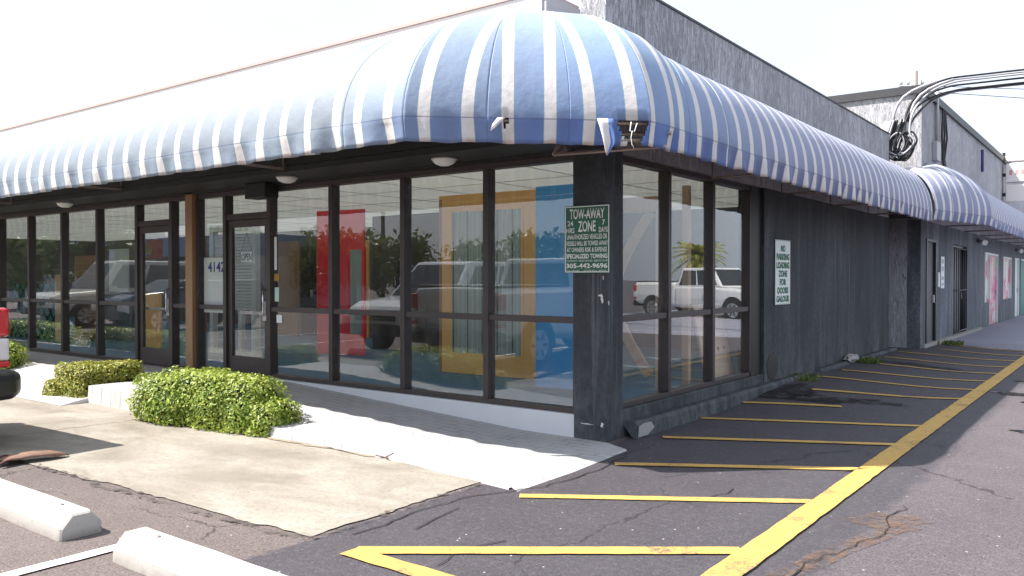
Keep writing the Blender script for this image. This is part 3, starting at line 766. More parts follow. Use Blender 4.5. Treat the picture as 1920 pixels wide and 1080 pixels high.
# frame: lower and upper rim tubes
def rim(z, off): return [(-21, OY+off, z), (LC.x-.0, OY+off, z), (RC.x-off*.7, RC.y+.02, z), (.92-off, .0, z), (.90-off, 9.8, z)]
m = MB(); m.tube(rim(ZL+.045, .09), .014, 6); m.tube(rim(ZL+VH-.01, .05), .014, 6)
for t in (0, 1/3, 2/3, 1):
    O = LC.lerp(RC, t)*.96; m.tube([(O.x, O.y+.03, ZL+.03), (O.x, O.y+.03, ZL+VH)], .010, 6)
m.build('frame_rim', GALV, awn)
def strut(pts): s = MB(); s.tube(pts, .015, 6); s.build('strut', GALV, awn)
for x in (-3.8, -7.36, -10.9, -14.5, -18):
    strut([(x, -.63, 2.98), (x, -.63, 2.72), (x, OY+.05, 2.72)])
for y in (2.12, 4.34, 6.5, 8.7):
    strut([(.03, y, 2.86), (.10, y, 2.86), (.10, y, 2.60), (.86, y, 2.60)])
strut([(-.12, -.63, 2.72), (.05, -.72, 2.56), (-.02, -.8, 2.52), (.91, -.62, 2.52)])
strut([(-.02, -.62, 2.74), (-.02, -.8, 2.52)]); strut([(.3, -1.0, 2.63), (.92, -.55, 2.63)])

# ---------------------------------------------------------------- writing on signs
def flat_sign(name, label, origin, right, w, h, base, border=None, bw=.008, normal=None, tk=.004):
    t = thing(name, label, 'sign', origin)
    r = Vector(right); o = Vector(origin); n = r.cross(Vector((0, 0, 1)))
    c = o+r*w/2+Vector((0, 0, h/2))
    p = MB(); p.obox(c+n*tk/2, r*w/2, n*tk/2, Vector((0, 0, h/2))); p.build('panel', base, t, .0015)
    if border:
        q = MB(); e = .006
        for (a, bb, cc, dd) in ((e, w-e, e, e+bw), (e, w-e, h-e-bw, h-e), (e, e+bw, e+bw, h-e-bw), (w-e-bw, w-e, e+bw, h-e-bw)):
            q.obox(o+r*(a+bb)/2+Vector((0, 0, (cc+dd)/2))+n*(tk+.001), r*(bb-a)/2, n*.0008, Vector((0, 0, (dd-cc)/2)))
        q.build('border', border, t)
    def put(s, x0, x1, z0, z1, mat, bold=.0):
        text(s, 'lettering', mat, t, o+r*x0+Vector((0, 0, z0))+n*(tk+.0025), r, (0, 0, 1), x1-x0, z1-z0, .0012, bold)
    return t, put
W_, H_ = .485, .62
t, put = flat_sign('tow_away_sign', 'green tow-away zone sign with white lettering on the corner pillar', (-.43, -.012, 1.545), (1, 0, 0), W_, H_, SIGNGREEN, LETTERW)
def row(s, x0, x1, t0, t1, bold=.015): put(s, x0*W_, x1*W_, H_*(1-t1), H_*(1-t0), LETTERW, bold)
row('TOW-AWAY', .12, .89, .045, .20, .02); row('ZONE', .31, .70, .225, .39, .02)
row('24', .07, .20, .22, .30); row('HRS', .045, .225, .325, .405); row('7', .84, .90, .22, .30); row('DAYS', .77, .96, .325, .405)
row('UNAUTHORIZED VEHICLES OR', .055, .945, .425, .50); row('VESSELS WILL BE TOWED AWAY', .04, .965, .525, .595)
row('AT OWNERS RISK & EXPENSE', .055, .945, .62, .69); row('SPECIALIZED TOWING', .04, .955, .715, .785, .035)
row('2125 NW 41 ST - 1405 SW 107 PL #D - 22800 SW 122 AVE', .045, .955, .805, .835, 0); row('305-442-9696', .04, .955, .855, .93, .03)
row('F.S. 715.07', .05, .34, .955, .975, 0); row('713.78 M.C. #9763', .43, .93, .955, .975, 0)
t, put = flat_sign('loading_zone_sign', 'tall white no parking sign with green lettering on the side wall', (.012, 4.34, 1.14), (0, 1, 0), .60, .87, SIGNWHITE, LETTERG, .004)
for i, s in enumerate(['NO', 'PARKING', 'LOADING', 'ZONE', 'FOR', 'DOORS', 'GALOUR']):
    wd = {2: .17, 3: .25, 4: .34, 5: .42, 7: .50, 6: .5}[len(s)]
    zt = .87-.07-i*.113
    put(s, .30-wd/2, .30+wd/2, zt-.088, zt, LETTERG, .04)
t, put = flat_sign('open_sign', 'small white OPEN sign hanging inside the shop door', (-5.73, .145, 1.70), (1, 0, 0), .28, .155, SIGNWHITE, LETTERK, .006)
put('OPEN', .03, .25, .03, .125, LETTERK, .01)
c = MB(); c.tube([(-5.71, .143, 1.855), (-5.59, .143, 2.10), (-5.47, .143, 1.855)], .003, 5); c.build('string', LETTERK, t)
t, put = flat_sign('street_number_sheet', 'white sheet with blue number 4142 inside the narrow window', (-6.56, .13, 1.02), (1, 0, 0), .57, .76, SIGNWHITE)
put('4142', .10, .50, .56, .70, LETTERB, .02)
for (x, z, w_, h_, mt, lb) in ((-4.93, 1.60, .045, .42, SIGNWHITE, 'tall narrow white sticker on the glass beside the shop door'), (-4.935, 1.46, .10, .09, simple('amber_sticker', (.35, .2, .03), .5), 'square amber sticker on the glass below the narrow white one'),
                               (-4.925, 1.20, .085, .18, simple('mint_sticker', (.45, .62, .58), .5), 'pale mint label on the glass beside the shop door'), (-4.89, .93, .11, .10, SIGNWHITE, 'small white notice low on the glass just above the mid rail')):
    p = MB(); p.box(x, x+w_, .09, .094, z, z+h_); tag(p.build('sticker', mt), lb, 'sticker')

# ---------------------------------------------------------------- things inside the shop
FZ = .216
def leaf(name, label, c, ang, w, h, mat, parts, tk=.045, z0=FZ):
    """free-standing door leaf; parts: list of (name, x0,x1,z0,z1, mat, proud)"""
    t = thing(name, label, 'door', (c[0], c[1], z0)); r = Vector((math.cos(ang), math.sin(ang), 0)); n = Vector((-r.y, r.x, 0)); o = Vector((c[0], c[1], z0))
    p = MB(); p.obox(o+Vector((0, 0, h/2)), r*w/2, n*tk/2, Vector((0, 0, h/2))); p.build('leaf', mat, t, .004)
    for (nm, a, bb, zz0, zz1, mt, pr) in parts:
        p = MB(); p.obox(o+r*((a+bb)/2)+Vector((0, 0, (zz0+zz1)/2)), r*((bb-a)/2), n*(tk/2+pr), Vector((0, 0, (zz1-zz0)/2))); p.build(nm, mt, t, .003)
    return t
def at(px, py, y):   # only used to space things on the shop floor
    d = Fd+rt*((px-960)/1546)-Ud*((py-540)/1546); tt = (y+6.452)/d.y
    return (3.838+d.x*tt, y)
x0 = at(580, 600, 2.6)[0]; x1 = at(699, 600, 3.1)[0]
ct = ((x0+x1)/2, 2.85); wd = x1-x0
leaf('red_door_unit', 'bright red display door with a narrow vertical glass light', ct, .15, abs(wd), 2.42, RED, [('glass_light', .22, .46, .35, 1.75, REED, .004), ('light_frame', .16, .20, .30, 1.8, RED, .012), ('light_frame', .48, .52, .30, 1.8, RED, .012), ('handle', -.62, -.58, .95, 1.08, CHROME, .04)])
x0 = at(829, 600, 2.0)[0]; x1 = at(1006, 600, 2.0)[0]; wd = x1-x0
leaf('oak_door_unit', 'honey oak display door with a large reeded glass light', ((x0+x1)/2, 2.0), .05, wd, 2.40, OAK,
     [('reeded_glass', -wd/2+.23, wd/2-.24, .28, 2.17, REED, .006), ('glass_bead', -wd/2+.20, -wd/2+.23, .25, 2.20, OAK, .014), ('glass_bead', wd/2-.24, wd/2-.21, .25, 2.20, OAK, .014), ('edge_strip', -wd/2, -wd/2+.05, .0, 2.35, WOODPOST, .004)]
     + [('glass_rib', -wd/2+.23+i*(wd-.47)/14+.015, -wd/2+.23+i*(wd-.47)/14+.035, .28, 2.17, simple('rib_light%d' % i, (.40, .47, .43) if i % 3 else (.06, .10, .09), .2, var=.1), .011) for i in range(14)])
x0 = at(1006, 600, 1.5)[0]
leaf('blue_door_unit', 'plain blue door leaf standing beside the oak display door', (x0+.42, 1.5), 0.0, .84, 2.36, BLUEP, [('rail', -.42, .42, 1.12, 1.17, BLUEP, .006)])
x0 = at(700, 600, 4.0)[0]; x1 = at(828, 600, 4.0)[0]
leaf('dark_door_unit', 'dark stained display door standing between the red door and the oak door', ((x0+x1)/2, 4.0), 0, x1-x0, 2.4, DARKWOOD, [('panel_moulding', -.5, -.1, .3, 1.1, DARKWOOD, .01), ('panel_moulding', .1, .5, .3, 1.1, DARKWOOD, .01)])
x0 = at(398, 600, 1.7)[0]; x1 = at(484, 600, 1.7)[0]; wd = x1-x0
t = thing('white_door_frame', 'white door frame and half-height shutter standing inside the entrance', 'door frame', ((x0+x1)/2, 1.7, FZ))
p = MB(); p.box(x0, x0+.10, 1.65, 1.75, FZ, 2.40); p.box(x1-.12, x1, 1.65, 1.75, FZ, 2.40); p.box(x0+.1, x1-.12, 1.65, 1.75, 2.28, 2.40); p.box(x0+wd*.62, x0+wd*.62+.09, 1.66, 1.74, FZ+.08, 1.0); p.box(x0+.1, x1-.12, 1.66, 1.74, FZ, FZ+.06); p.build('frame', WHITED, t, .004)
p = MB()
for i in range(24): z = 1.0+i*.052; p.obox((x0+wd*.5, 1.70, z), (wd/2-.12, 0, 0), (0, .02, .008), (0, -.003, .02))
p.build('shutter', WHITED, t)
x0 = at(20, 600, 1.3)[0]; x1 = at(108, 600, 1.3)[0]
t = thing('lattice_screen', 'teal diamond lattice screen leaning inside the leftmost windows', 'screen', ((x0+x1)/2, 1.3, FZ))
p = MB(); p.box(x0, x1, 1.32, 1.34, FZ, 1.42); p.build('board', TEAL, t)
p = MB(); p.box(x0, x0+.05, 1.28, 1.32, FZ, 1.42); p.box(x1-.05, x1, 1.28, 1.32, FZ, 1.42); p.box(x0+.05, x1-.05, 1.28, 1.32, 1.37, 1.42)
k = -1.2
while k < x1-x0:
    for sg in (1, -1):
        a0 = max(0, k); a1 = min(x1-x0, k+1.15)
        if a1 > a0:
            za = FZ+(a0-k); zb = FZ+(a1-k)
            if sg < 0: za, zb = FZ+1.15-(a0-k), FZ+1.15-(a1-k)
            p.tube([(x0+a0, 1.30, za), (x0+a1, 1.30, zb)], .012, 5)
    k += .28
p.build('lattice', DARKIN, t)
def crate_door(px0, px1, y, h, mat, name, label, louvre=False):
    a = at(px0, 600, y)[0]; c = at(px1, 600, y)[0]
    t = thing(name, label, 'door', ((a+c)/2, y, FZ)); p = MB(); p.box(a, c, y, y+.05, FZ, FZ+h); p.build('leaf', mat, t, .004)
    q = MB()
    if louvre:
        for i in range(int((h-.2)/.06)): q.obox(((a+c)/2, y-.008, FZ+.12+i*.06), ((c-a)/2-.07, 0, 0), (0, .01, .006), (0, -.004, .022))
    else:
        for z in (.18, h*.55): q.box(a+.08, c-.08, y-.012, y, FZ+z, FZ+z+h*.3)
    q.build('panelling', mat, t)
crate_door(103, 118, 1.2, 1.35, PLY, 'plywood_board', 'narrow pale plywood board beside the teal lattice screen')
crate_door(140, 186, 1.9, 1.75, WOODPOST, 'louvre_door', 'brown louvred door standing in the third window from the left', True)
crate_door(198, 247, 2.1, 1.0, simple('grey_cabinet_paint', (.12, .14, .15), .5), 'grey_cabinet', 'grey low cabinet standing left of the first shop door')
crate_door(267, 299, 1.5, 1.0, OAK, 'oak_board', 'small oak door leaf standing behind the first shop door')
# side window things
t = thing('cross_brace_stand', 'wooden display stand with a curved cross brace behind the first side window', 'stand', (-1.2, 2.2, FZ))
p = MB()
for sg in (1, -1):
    for i in range(12):
        u0, u1 = i/12, (i+1)/12; f_ = lambda u: Vector((-1.2+sg*(.50*math.copysign(abs(2*u-1)**1.5, 2*u-1)), 2.2+.02*sg, FZ+.15+1.9*u)); a_, b_ = f_(u0), f_(u1); d_ = (b_-a_)
        p.obox((a_+b_)/2, d_*.52, (0, .02, 0), Vector((d_.z, 0, -d_.x)).normalized()*.06)
p.build('brace', PLY, t)
p = MB(); p.box(-1.85, -1.78, 2.17, 2.24, FZ, 2.45); p.box(-.62, -.55, 2.17, 2.24, FZ, 2.45); p.box(-1.78, -.62, 2.17, 2.24, 2.28, 2.45); p.build('frame', PLY, t, .004)
t = thing('pegboard_panel', 'pale pegboard panel leaning behind the last side window', 'panel', (-.35, 3.6, FZ))
p = MB(); p.obox((-.42, 3.35, FZ+.48), (.0, .42, .0), (.015, 0, .006), (-.10, .0, .47)); p.build('board', PEG, t, .004)
p = MB(); p.box(-.50, -.42, 2.62, 2.70, FZ, 2.6); tag(p.build('timber_post', PLY), 'slim timber post standing behind the middle side window', 'post')

for (px0, px1, y_, h_, mt, lb) in ((522, 560, 5.2, 2.1, WOODPOST, 'tall brown door leaf at the back of the shop left of the red door'), (562, 590, 5.6, 2.0, DARKWOOD, 'dark door leaf at the back of the shop just left of the red door'),
                                   (640, 690, 5.8, 2.1, OAK, 'oak door leaf far back behind the red door'), (760, 800, 6.2, 2.1, WHITED, 'white door leaf far back between red and oak doors'), (350, 385, 5.0, 2.1, WOODPOST, 'brown door leaf far back behind the wooden post'), (205, 240, 5.4, 2.1, WHITED, 'white door leaf far back behind the grey cabinet')):
    crate_door(px0, px1, y_, h_, mt, 'stored_door_leaf', lb)
# paint chips on the pillar
def chip(c, r, ax, label=None):
    m = MB(); n = 12; pts = []
    for k in range(n):
        a = 2*math.pi*k/n; rr = 1+.5*nz(c[0]*9+math.cos(a)*2, c[2]*9+math.sin(a)*2, 1)*2
        u, v = r[0]*rr*math.cos(a), r[1]*rr*math.sin(a)
        pts.append((c[0]+u, c[2]+v) if ax == 1 else (c[1]+u, c[2]+v))
    if ax == 1: m.prism(pts, c[1]-.0035, c[1]+.001, 1)
    else: m.prism(pts, c[0]-.001, c[0]+.0035, 0)
    m.build('paint_chip', CHIP, bld)
for c, r in (((-.03, 0, 1.30), (.012, .035)), ((-.045, 0, 1.34), (.02, .014)), ((-.03, 0, .16), (.014, .02)), ((-.2, 0, .155), (.05, .006)), ((-.02, 0, 1.5), (.004, .016))): chip(c, r, 1)
chip((0, .06, 1.27), (.01, .02), 0); chip((.0, .42, .10), (.02, .02), 0)
m = MB(); m.prism([(.132, .36), (.25, .34), (.27, .45), (.30, .62), (.14, .66)], .0, .008); 
mm = MB(); mm.prism([(.345, .02), (.52, .015), (.66, .07), (.60, .13), (.46, .135), (.36, .12)], .150, .156, 0); mm.build('broken_curb_patch', CONC, bld)

# broken concrete lump, weeds, litter
def lump(name, c, r, mat, label, cat, seed=0):
    bm = bmesh.new(); bmesh.ops.create_icosphere(bm, subdivisions=3, radius=1)
    for v in bm.verts:
        k = 1+.35*noise.noise(v.co*1.6+Vector((seed, 0, 0)))+.15*noise.noise(v.co*5); v.co = Vector((v.co.x*r[0]*k, v.co.y*r[1]*k, v.co.z*r[2]*k))
    me = bpy.data.meshes.new(name); bm.to_mesh(me); bm.free(); me.materials.append(mat)
    o = bpy.data.objects.new(name, me); COL.objects.link(o); o.location = c
    return tag(o, label, cat)
lump('concrete_chunk', (.10, 7.7, .18), (.09, .32, .07), CONC, 'broken pale concrete chunk lying at the foot of the side wall', 'rubble', 2)
def weeds(name, x, y, z, r, n, label, mat=TLEAF, h=.12):
    m = MB()
    for i in range(n):
        a = random.uniform(0, 6.28); q = r*math.sqrt(random.random()); px, py = x+q*math.cos(a), y+q*math.sin(a)*1.0; hh = h*random.uniform(.4, 1); w_ = .008
        dx, dy = random.uniform(-.05, .05), random.uniform(-.05, .05); b_ = len(m.v)
        m.v += [(px-w_, py, z), (px+w_, py, z), (px+dx+w_*1.6, py+dy, z+hh*.6), (px+dx*2, py+dy*2, z+hh), (px+dx-w_*1.6, py+dy, z+hh*.6)]
        m.face((b_, b_+1, b_+2, b_+3, b_+4))
    return tag(m.build(name, mat, fix=False), label, 'weeds', kind='stuff')
weeds('weeds', .12, 5.0, .08, .25, 90, 'low weeds growing at the foot of the side wall by the pipe stain')
weeds('weeds', .25, 8.0, .08, .22, 110, 'low weeds growing round the broken concrete chunk')
weeds('weeds', .55, 13.3, .06, .35, 160, 'green weeds in the corner of the far walkway')
# dark vent hole low on the wall
m = MB(); pts = [(4.28+.20*math.cos(a*.3142)*(1 if math.cos(a*.3142) < 0 else 1.1), .33+.17*math.sin(a*.3142)) for a in range(20)]; m.prism(pts, -.01, .006, 0); m.build('patched_hole', BLACKP, bld)

# ---------------------------------------------------------------- hedges
def hedge(name, label, boxes, n, mat, size=.032, seed=1, cat='hedge'):
    """boxes: ellipsoid-ish rounded lumps (cx,cy,cz,rx,ry,rz)"""
    rnd = random.Random(seed); t = thing(name, label, cat, (boxes[0][0], boxes[0][1], 0))
    core = MB(); m = MB()
    tot = sum(b[3]*b[4]+b[3]*b[5]+b[4]*b[5] for b in boxes)
    def sup(b, a, e, k=1.):
        p = 5.5
        x, y, z = math.cos(e)*math.cos(a), math.cos(e)*math.sin(a), math.sin(e)
        l = (abs(x)**p+abs(y)**p+abs(z)**p)**(-1/p); bx = 1+.16*noise.noise(Vector((x*2+b[0]*2, y*2+b[1], z*2)))
        return Vector((b[0]+x*l*b[3]*k*bx, b[1]+y*l*b[4]*k*bx, b[2]+z*l*b[5]*k*bx)), Vector((x/b[3], y/b[4], z/b[5])).normalized()
    for b in boxes:
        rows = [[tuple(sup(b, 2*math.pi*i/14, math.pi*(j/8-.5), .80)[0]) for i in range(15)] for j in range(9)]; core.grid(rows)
        nn = int(n*(b[3]*b[4]+b[3]*b[5]+b[4]*b[5])/tot)
        for i in range(nn):
            z = rnd.uniform(-.75, 1); e = math.asin(z); a = rnd.uniform(0, 2*math.pi)
            k = rnd.choice((1.0, .97, .92, .86))+rnd.uniform(-.05, .07)
            p, nr = sup(b, a, e, k)
            if p.z < .015: continue
            skip = False
            for b2 in boxes:
                if b2 is not b and ((p.x-b2[0])/b2[3])**4+((p.y-b2[1])/b2[4])**4+((p.z-b2[2])/b2[5])**4 < .5: skip = True
            if skip: continue
            d = (nr+Vector((rnd.gauss(0, .55), rnd.gauss(0, .55), rnd.gauss(.45, .5)))).normalized()
            u = d.cross(Vector((rnd.gauss(0, 1), rnd.gauss(0, 1), rnd.gauss(0, 1)))).normalized(); v = d.cross(u)
            s = size*rnd.uniform(.55, 1.25); q = len(m.v)
            m.v += [tuple(p-u*s), tuple(p+v*s*.52+d*s*.16-u*s*.1), tuple(p+u*s), tuple(p-v*s*.52+d*s*.16-u*s*.1)]
            m.face((q, q+1, q+2, q+3))
    core.build('dark_core', COREDARK, t); m.build('foliage', mat, t, fix=False)  # solid dark body stands in for the shade between leaves
    return t
hedge('hedge', 'long clipped green hedge in front of the shop doors', [(-4.18, -1.68, .22, .42, .33, .25), (-3.72, -1.58, .25, .55, .33, .28), (-3.25, -1.54, .24, .38, .30, .26), (-2.88, -1.54, .14, .28, .24, .18)], 26000, LEAF, .022, 1)
hedge('hedge', 'low yellowing bush at the notch in the white walkway', [(-6.60, -1.45, .20, .36, .32, .23), (-6.88, -1.62, .10, .18, .2, .13), (-6.42, -1.14, .31, .24, .20, .13)], 12000, LEAFY, .022, 2)
hedge('hedge', 'dark green bush beside the parked pickup truck', [(-10.2, -1.25, .24, .75, .35, .30), (-11.5, -1.25, .24, .8, .35, .30)], 9000, LEAF, .028, 3)
hedge('hedge', 'low green hedge further along the shop front to the left', [(-15.5, -1.3, .24, 1.8, .35, .30)], 5000, LEAF, .035, 4)

# ---------------------------------------------------------------- wheel stops, palm sheath
def wheel_stop(x0, x1, y, label, first=None):
    t = thing('wheel_stop', label, 'wheel stop', ((x0+x1)/2, y, 0), 'white concrete wheel stops')
    prof = [(-.125, 0), (-.12, .07), (-.055, .145), (.055, .145), (.12, .07), (.125, 0)]
    rows = []
    for k, (x, s) in enumerate(((x0, .90), (x0+.012, .97), (x0+.03, 1.0))): rows.append([(x, y+p[0]*s, p[1]*s+.001) for p in prof])
    n = 16
    for i in range(1, n): x = x0+.03+(x1-x0-.06)*i/n; rows.append([(x, y+p[0]+.003*nz(x*3, p[1]*30, 1), p[1]+.003*nz(x*3, p[0]*20, 1)) for p in prof])
    for (x, s) in ((x1-.03, 1.), (x1-.012, .97), (x1, .90)): rows.append([(x, y+p[0]*s, p[1]*s+.001) for p in prof])
    m = MB(); m.grid(rows, smooth=False)
    for e in (0, -1): q = len(m.v); m.v += rows[e]; m.face([q+i for i in range(6)])
    m.build('block', STOPM, t)
    m = MB()
    for x in (x0+.25, x1-.25): m.tube([(x, y, .13), (x, y, .152)], .012, 8)
    m.build('anchor_pin', GALV, t)
wheel_stop(-2.95, -1.02, -4.17, 'white concrete wheel stop left of the white bay line')
wheel_stop(-.48, 1.45, -4.15, 'white concrete wheel stop right of the white bay line')
wheel_stop(-8.2, -6.3, -4.1, 'white concrete wheel stop under the parked cars')
def sheath():
    m = MB(); rows = []; n = 16
    a = Vector((-3.38, -3.70, .05)); b_ = Vector((-3.27, -3.22, .045))
    for i in range(n+1):
        t = i/n; c = a.lerp(b_, t); wdt = .085*math.sin(math.pi*min(1, .12+t*.86))**.6; r = []
        for k in range(9):
            an = math.pi*1.0*(k/8-.5)+math.pi/2+.25*math.sin(t*5)
            r.append((c.x+wdt*math.cos(an), c.y+.02*nz(t*3, k, 1), .012+wdt*.55*(1+math.sin(an))*.8+.012*nz(t*6, k*1.3, 1)))
        rows.append(r)
    m.grid(rows)
    for (px_, py_, an_) in ((-3.38, -3.66, 4.2), (-3.40, -3.55, 3.6), (-3.34, -3.60, 5.2)):
        m.grid([[(px_+.17*t*math.cos(an_)-.05*math.sin(an_)*w_*(1-t), py_+.17*t*math.sin(an_)+.05*math.cos(an_)*w_*(1-t), .03+.02*math.sin(t*3)+.012*w_) for w_ in (-1, 0, 1)] for t in (0, .25, .5, .75, 1)])
    o = m.build('palm_sheath', SHEATH); sd = o.modifiers.new('thickness', 'SOLIDIFY'); sd.thickness = .006
    tag(o, 'dry brown palm sheath lying on the concrete in the truck shadow', 'palm sheath')
sheath()
m = MB(); m.tube([(-1.19, -1.70, .03), (-1.10, -1.68, .02), (-1.02, -1.72, .03)], .006, 5); m.tube([(-1.10, -1.68, .02), (-1.06, -1.62, .05)], .005, 5)
tag(m.build('twig', BARK), 'small dark twig lying at the edge of the white walkway', 'twig')

# ---------------------------------------------------------------- vehicles (local frame: nose towards +x)
def wheel_parts(root, xs, hw, r):
    for x in xs:
        for s in (-1, 1):
            m = MB(); m.tube([(x, s*(hw-.21), r), (x, s*(hw+.01), r)], r, 28); wo = m.build('wheel', TYRE, root, .03)
            q = MB(); q.tube([(x, s*(hw+.0), r), (x, s*(hw+.018), r)], r*.62, 24)
            q.build('rim', CHROME, wo)
            h = MB()
            for k in range(6):
                a = k*math.pi/3; h.obox((x+math.cos(a)*r*.38, s*(hw+.02), r+math.sin(a)*r*.38), (math.cos(a)*r*.18, 0, math.sin(a)*r*.18), (0, .004, 0), (-math.sin(a)*.02, 0, math.cos(a)*.02))
            h.build('rim_opening', BLACKPL, wo)
def loft(m, st, smooth=False):
    rows = []
    for (x, zl, zs, zd, hw) in st:
        half = [(hw*.86, zl), (hw*.97, zl+.10), (hw, (zl+zs)/2), (hw*.985, zs), (hw*.90, zd), (hw*.5, zd+.015)]
        rows.append([(x, -y, z) for y, z in half]+[(x, 0, zd+.02)]+[(x, y, z) for y, z in reversed(half)])
    m.grid(rows, smooth=smooth)
    for rr in rows: pass
    n = len(rows[0]); k = len(m.v)-len(rows)*n
    for i in range(len(rows)-1): m.face((k+i*n, k+i*n+n-1, k+(i+1)*n+n-1, k+(i+1)*n))
    m.face([k+i for i in range(n)]); m.face([k+(len(rows)-1)*n+i for i in range(n)][::-1])
def cabin(root, x0, x1, x2, x3, zb, zt, hw, hr, mat, doors=2):
    """x0 rear belt, x1 rear roof, x2 front roof, x3 front belt (windscreen foot)"""
    m = MB(); B = [(x0, -hw, zb), (x3, -hw, zb), (x3, hw, zb), (x0, hw, zb)]; T = [(x1, -hr, zt), (x2, -hr, zt), (x2, hr, zt), (x1, hr, zt)]
    m.v += B+T
    for f in ((0, 1, 5, 4), (1, 2, 6, 5), (2, 3, 7, 6), (3, 0, 4, 7), (4, 5, 6, 7), (0, 3, 2, 1)): m.face(f)
    o = m.build('cabin', mat, root, .05, seg=3)
    def quad(a, b, c, d, nm, off=.012):
        a, b, c, d = map(Vector, (a, b, c, d)); n = (b-a).cross(d-a).normalized(); q = MB()
        q.v += [tuple(p+n*off) for p in (a, b, c, d)]+[tuple(p-n*.01) for p in (a, b, c, d)]
        for f in ((0, 1, 2, 3), (7, 6, 5, 4), (0, 4, 5, 1), (1, 5, 6, 2), (2, 6, 7, 3), (3, 7, 4, 0)): q.face(f)
        q.build(nm, CARGLASS, root)
    def L(t, s, z):  # point on the side face
        b_ = Vector((x0+(x3-x0)*t, s*hw, zb)); c = Vector((x1+(x2-x1)*t, s*hr, zt)); return b_.lerp(c, z)
    for s in (-1, 1):
        n = doors
        for i in range(n):
            t0 = .06+(.90)*i/n; t1 = .06+.90*(i+1)/n-.04
            P = [L(t0, s, .10), L(t1, s, .10), L(t1, s, .86), L(t0, s, .86)]
            if s > 0: P = P[::-1]
            quad(*P, 'side_window')
    def E(xb, xt, y, z): return Vector((xb, y*hw, zb)).lerp(Vector((xt, y*hr, zt)), z)
    quad(E(x3, x2, -.9, .08), E(x3, x2, .9, .08), E(x3, x2, .86, .9), E(x3, x2, -.86, .9), 'windscreen')
    quad(E(x0, x1, .85, .12), E(x0, x1, -.85, .12), E(x0, x1, -.82, .85), E(x0, x1, .82, .85), 'rear_window')
    for s in (-1, 1):
        q = MB(); q.obox((x3-.45, s*(hw+.13), zb+.08), (.06, 0, 0), (0, .11, 0), (0, 0, .085)); q.build('wing_mirror', mat, root, .03)
def front_end(root, xn, hw, zb, zh, mat):
    q = MB(); q.box(xn-.02, xn+.03, -hw*.55, hw*.55, zb+.30, zh-.12); q.build('grille', BLACKPL, root, .02)
    q = MB()
    for i in range(4): z = zb+.36+i*(zh-zb-.5)/4; q.box(xn+.03, xn+.045, -hw*.52, hw*.52, z, z+.025)
    q.build('grille_bar', CHROME, root)
    for s in (-1, 1):
        q = MB(); q.box(xn-.16, xn+.02, min(s*hw*.58, s*hw*.94), max(s*hw*.58, s*hw*.94), zh-.36, zh-.14); q.build('headlight', CLEARL, root, .03)
    q = MB(); q.box(xn-.10, xn+.10, -hw*.96, hw*.96, zb+.02, zb+.24); q.build('front_bumper', BLACKPL, root, .05)
def arches(root, xs, hw, r):
    for x in xs:
        for s in (-1, 1):
            q = MB(); pts = [(x+r*1.17*math.cos(a*math.pi/14), r+r*1.17*math.sin(a*math.pi/14)) for a in range(15)]+[(x-r*1.17, r*.8), (x+r*1.17, r*.8)]
            q.prism(pts, s*(hw-.2), s*(hw+.004), 1); q.build('wheel_arch', BLACKPL, root)
def pickup(name, label, loc, rz, paint, bumper, hw=.99):
    t = thing(name, label, 'pickup truck'); m = MB()
    loft(m, [(-2.85, .58, 1.22, 1.31, hw*.965), (-2.78, .52, 1.24, 1.34, hw), (-2.2, .50, 1.25, 1.35, hw), (-.78, .45, 1.25, 1.35, hw)]); m.build('bed', paint, t, .03, seg=3)
    m = MB(); loft(m, [(-.74, .42, 1.16, 1.22, hw), (.9, .42, 1.14, 1.2, hw), (1.3, .42, 1.10, 1.17, hw), (2.45, .45, 1.02, 1.12, hw*.98), (2.72, .50, .92, 1.02, hw*.92), (2.80, .55, .85, .95, hw*.86)]); m.build('body', paint, t, .04, seg=3)
    m = MB(); m.box(-2.80, -.85, -hw*.9, hw*.9, 1.345, 1.385); m.build('bed_cover', BLACKPL, t, .02)
    cabin(t, -.74, -.60, .75, 1.35, 1.18, 1.86, hw*.95, hw*.78, paint, 2); front_end(t, 2.80, hw, .42, 1.02, paint)
    arches(t, (-1.9, 1.85), hw, .40); wheel_parts(t, (-1.9, 1.85), hw, .40)
    for s in (-1, 1):
        a, c = sorted((s*(hw-.14), s*(hw+.006)))
        q = MB(); q.box(-2.90, -2.72, a, c, .985, 1.24); tl = q.build('tail_light', REDL, t, .035, seg=3)
        q = MB(); q.box(-2.895, -2.74, a, c, .78, .975); q.build('reversing_lens', CLEARL, tl, .02)
        q = MB(); q.box(-2.90, -2.73, a, c, .72, .775); q.build('lower_reflector', REDL, tl, .015)
    q = MB(); q.box(-2.865, -2.84, -hw*.8, hw*.8, .74, 1.26); q.build('tailgate', paint, t, .01)
    q = MB(); q.prism([(-3.10, -hw*.74), (-2.99, -hw*.93), (-2.70, -hw*1.0), (-2.70, hw*1.0), (-2.99, hw*.93), (-3.10, hw*.74)], .42, .66); q.build('rear_bumper', bumper, t, .07, seg=4)
    t.location = loc; t.rotation_euler = (0, 0, rz); return t
pickup('pickup_truck', 'silver pickup truck backed up to the concrete apron at the left edge', (-4.90, -6.30, 0), R(-88), SILV, BLACKPL)
pickup('pickup_truck', 'white pickup truck parked across the side lane with its nose to the shops', (8.3, 21.6, 0), R(197), WHITEC, BLACKPL)
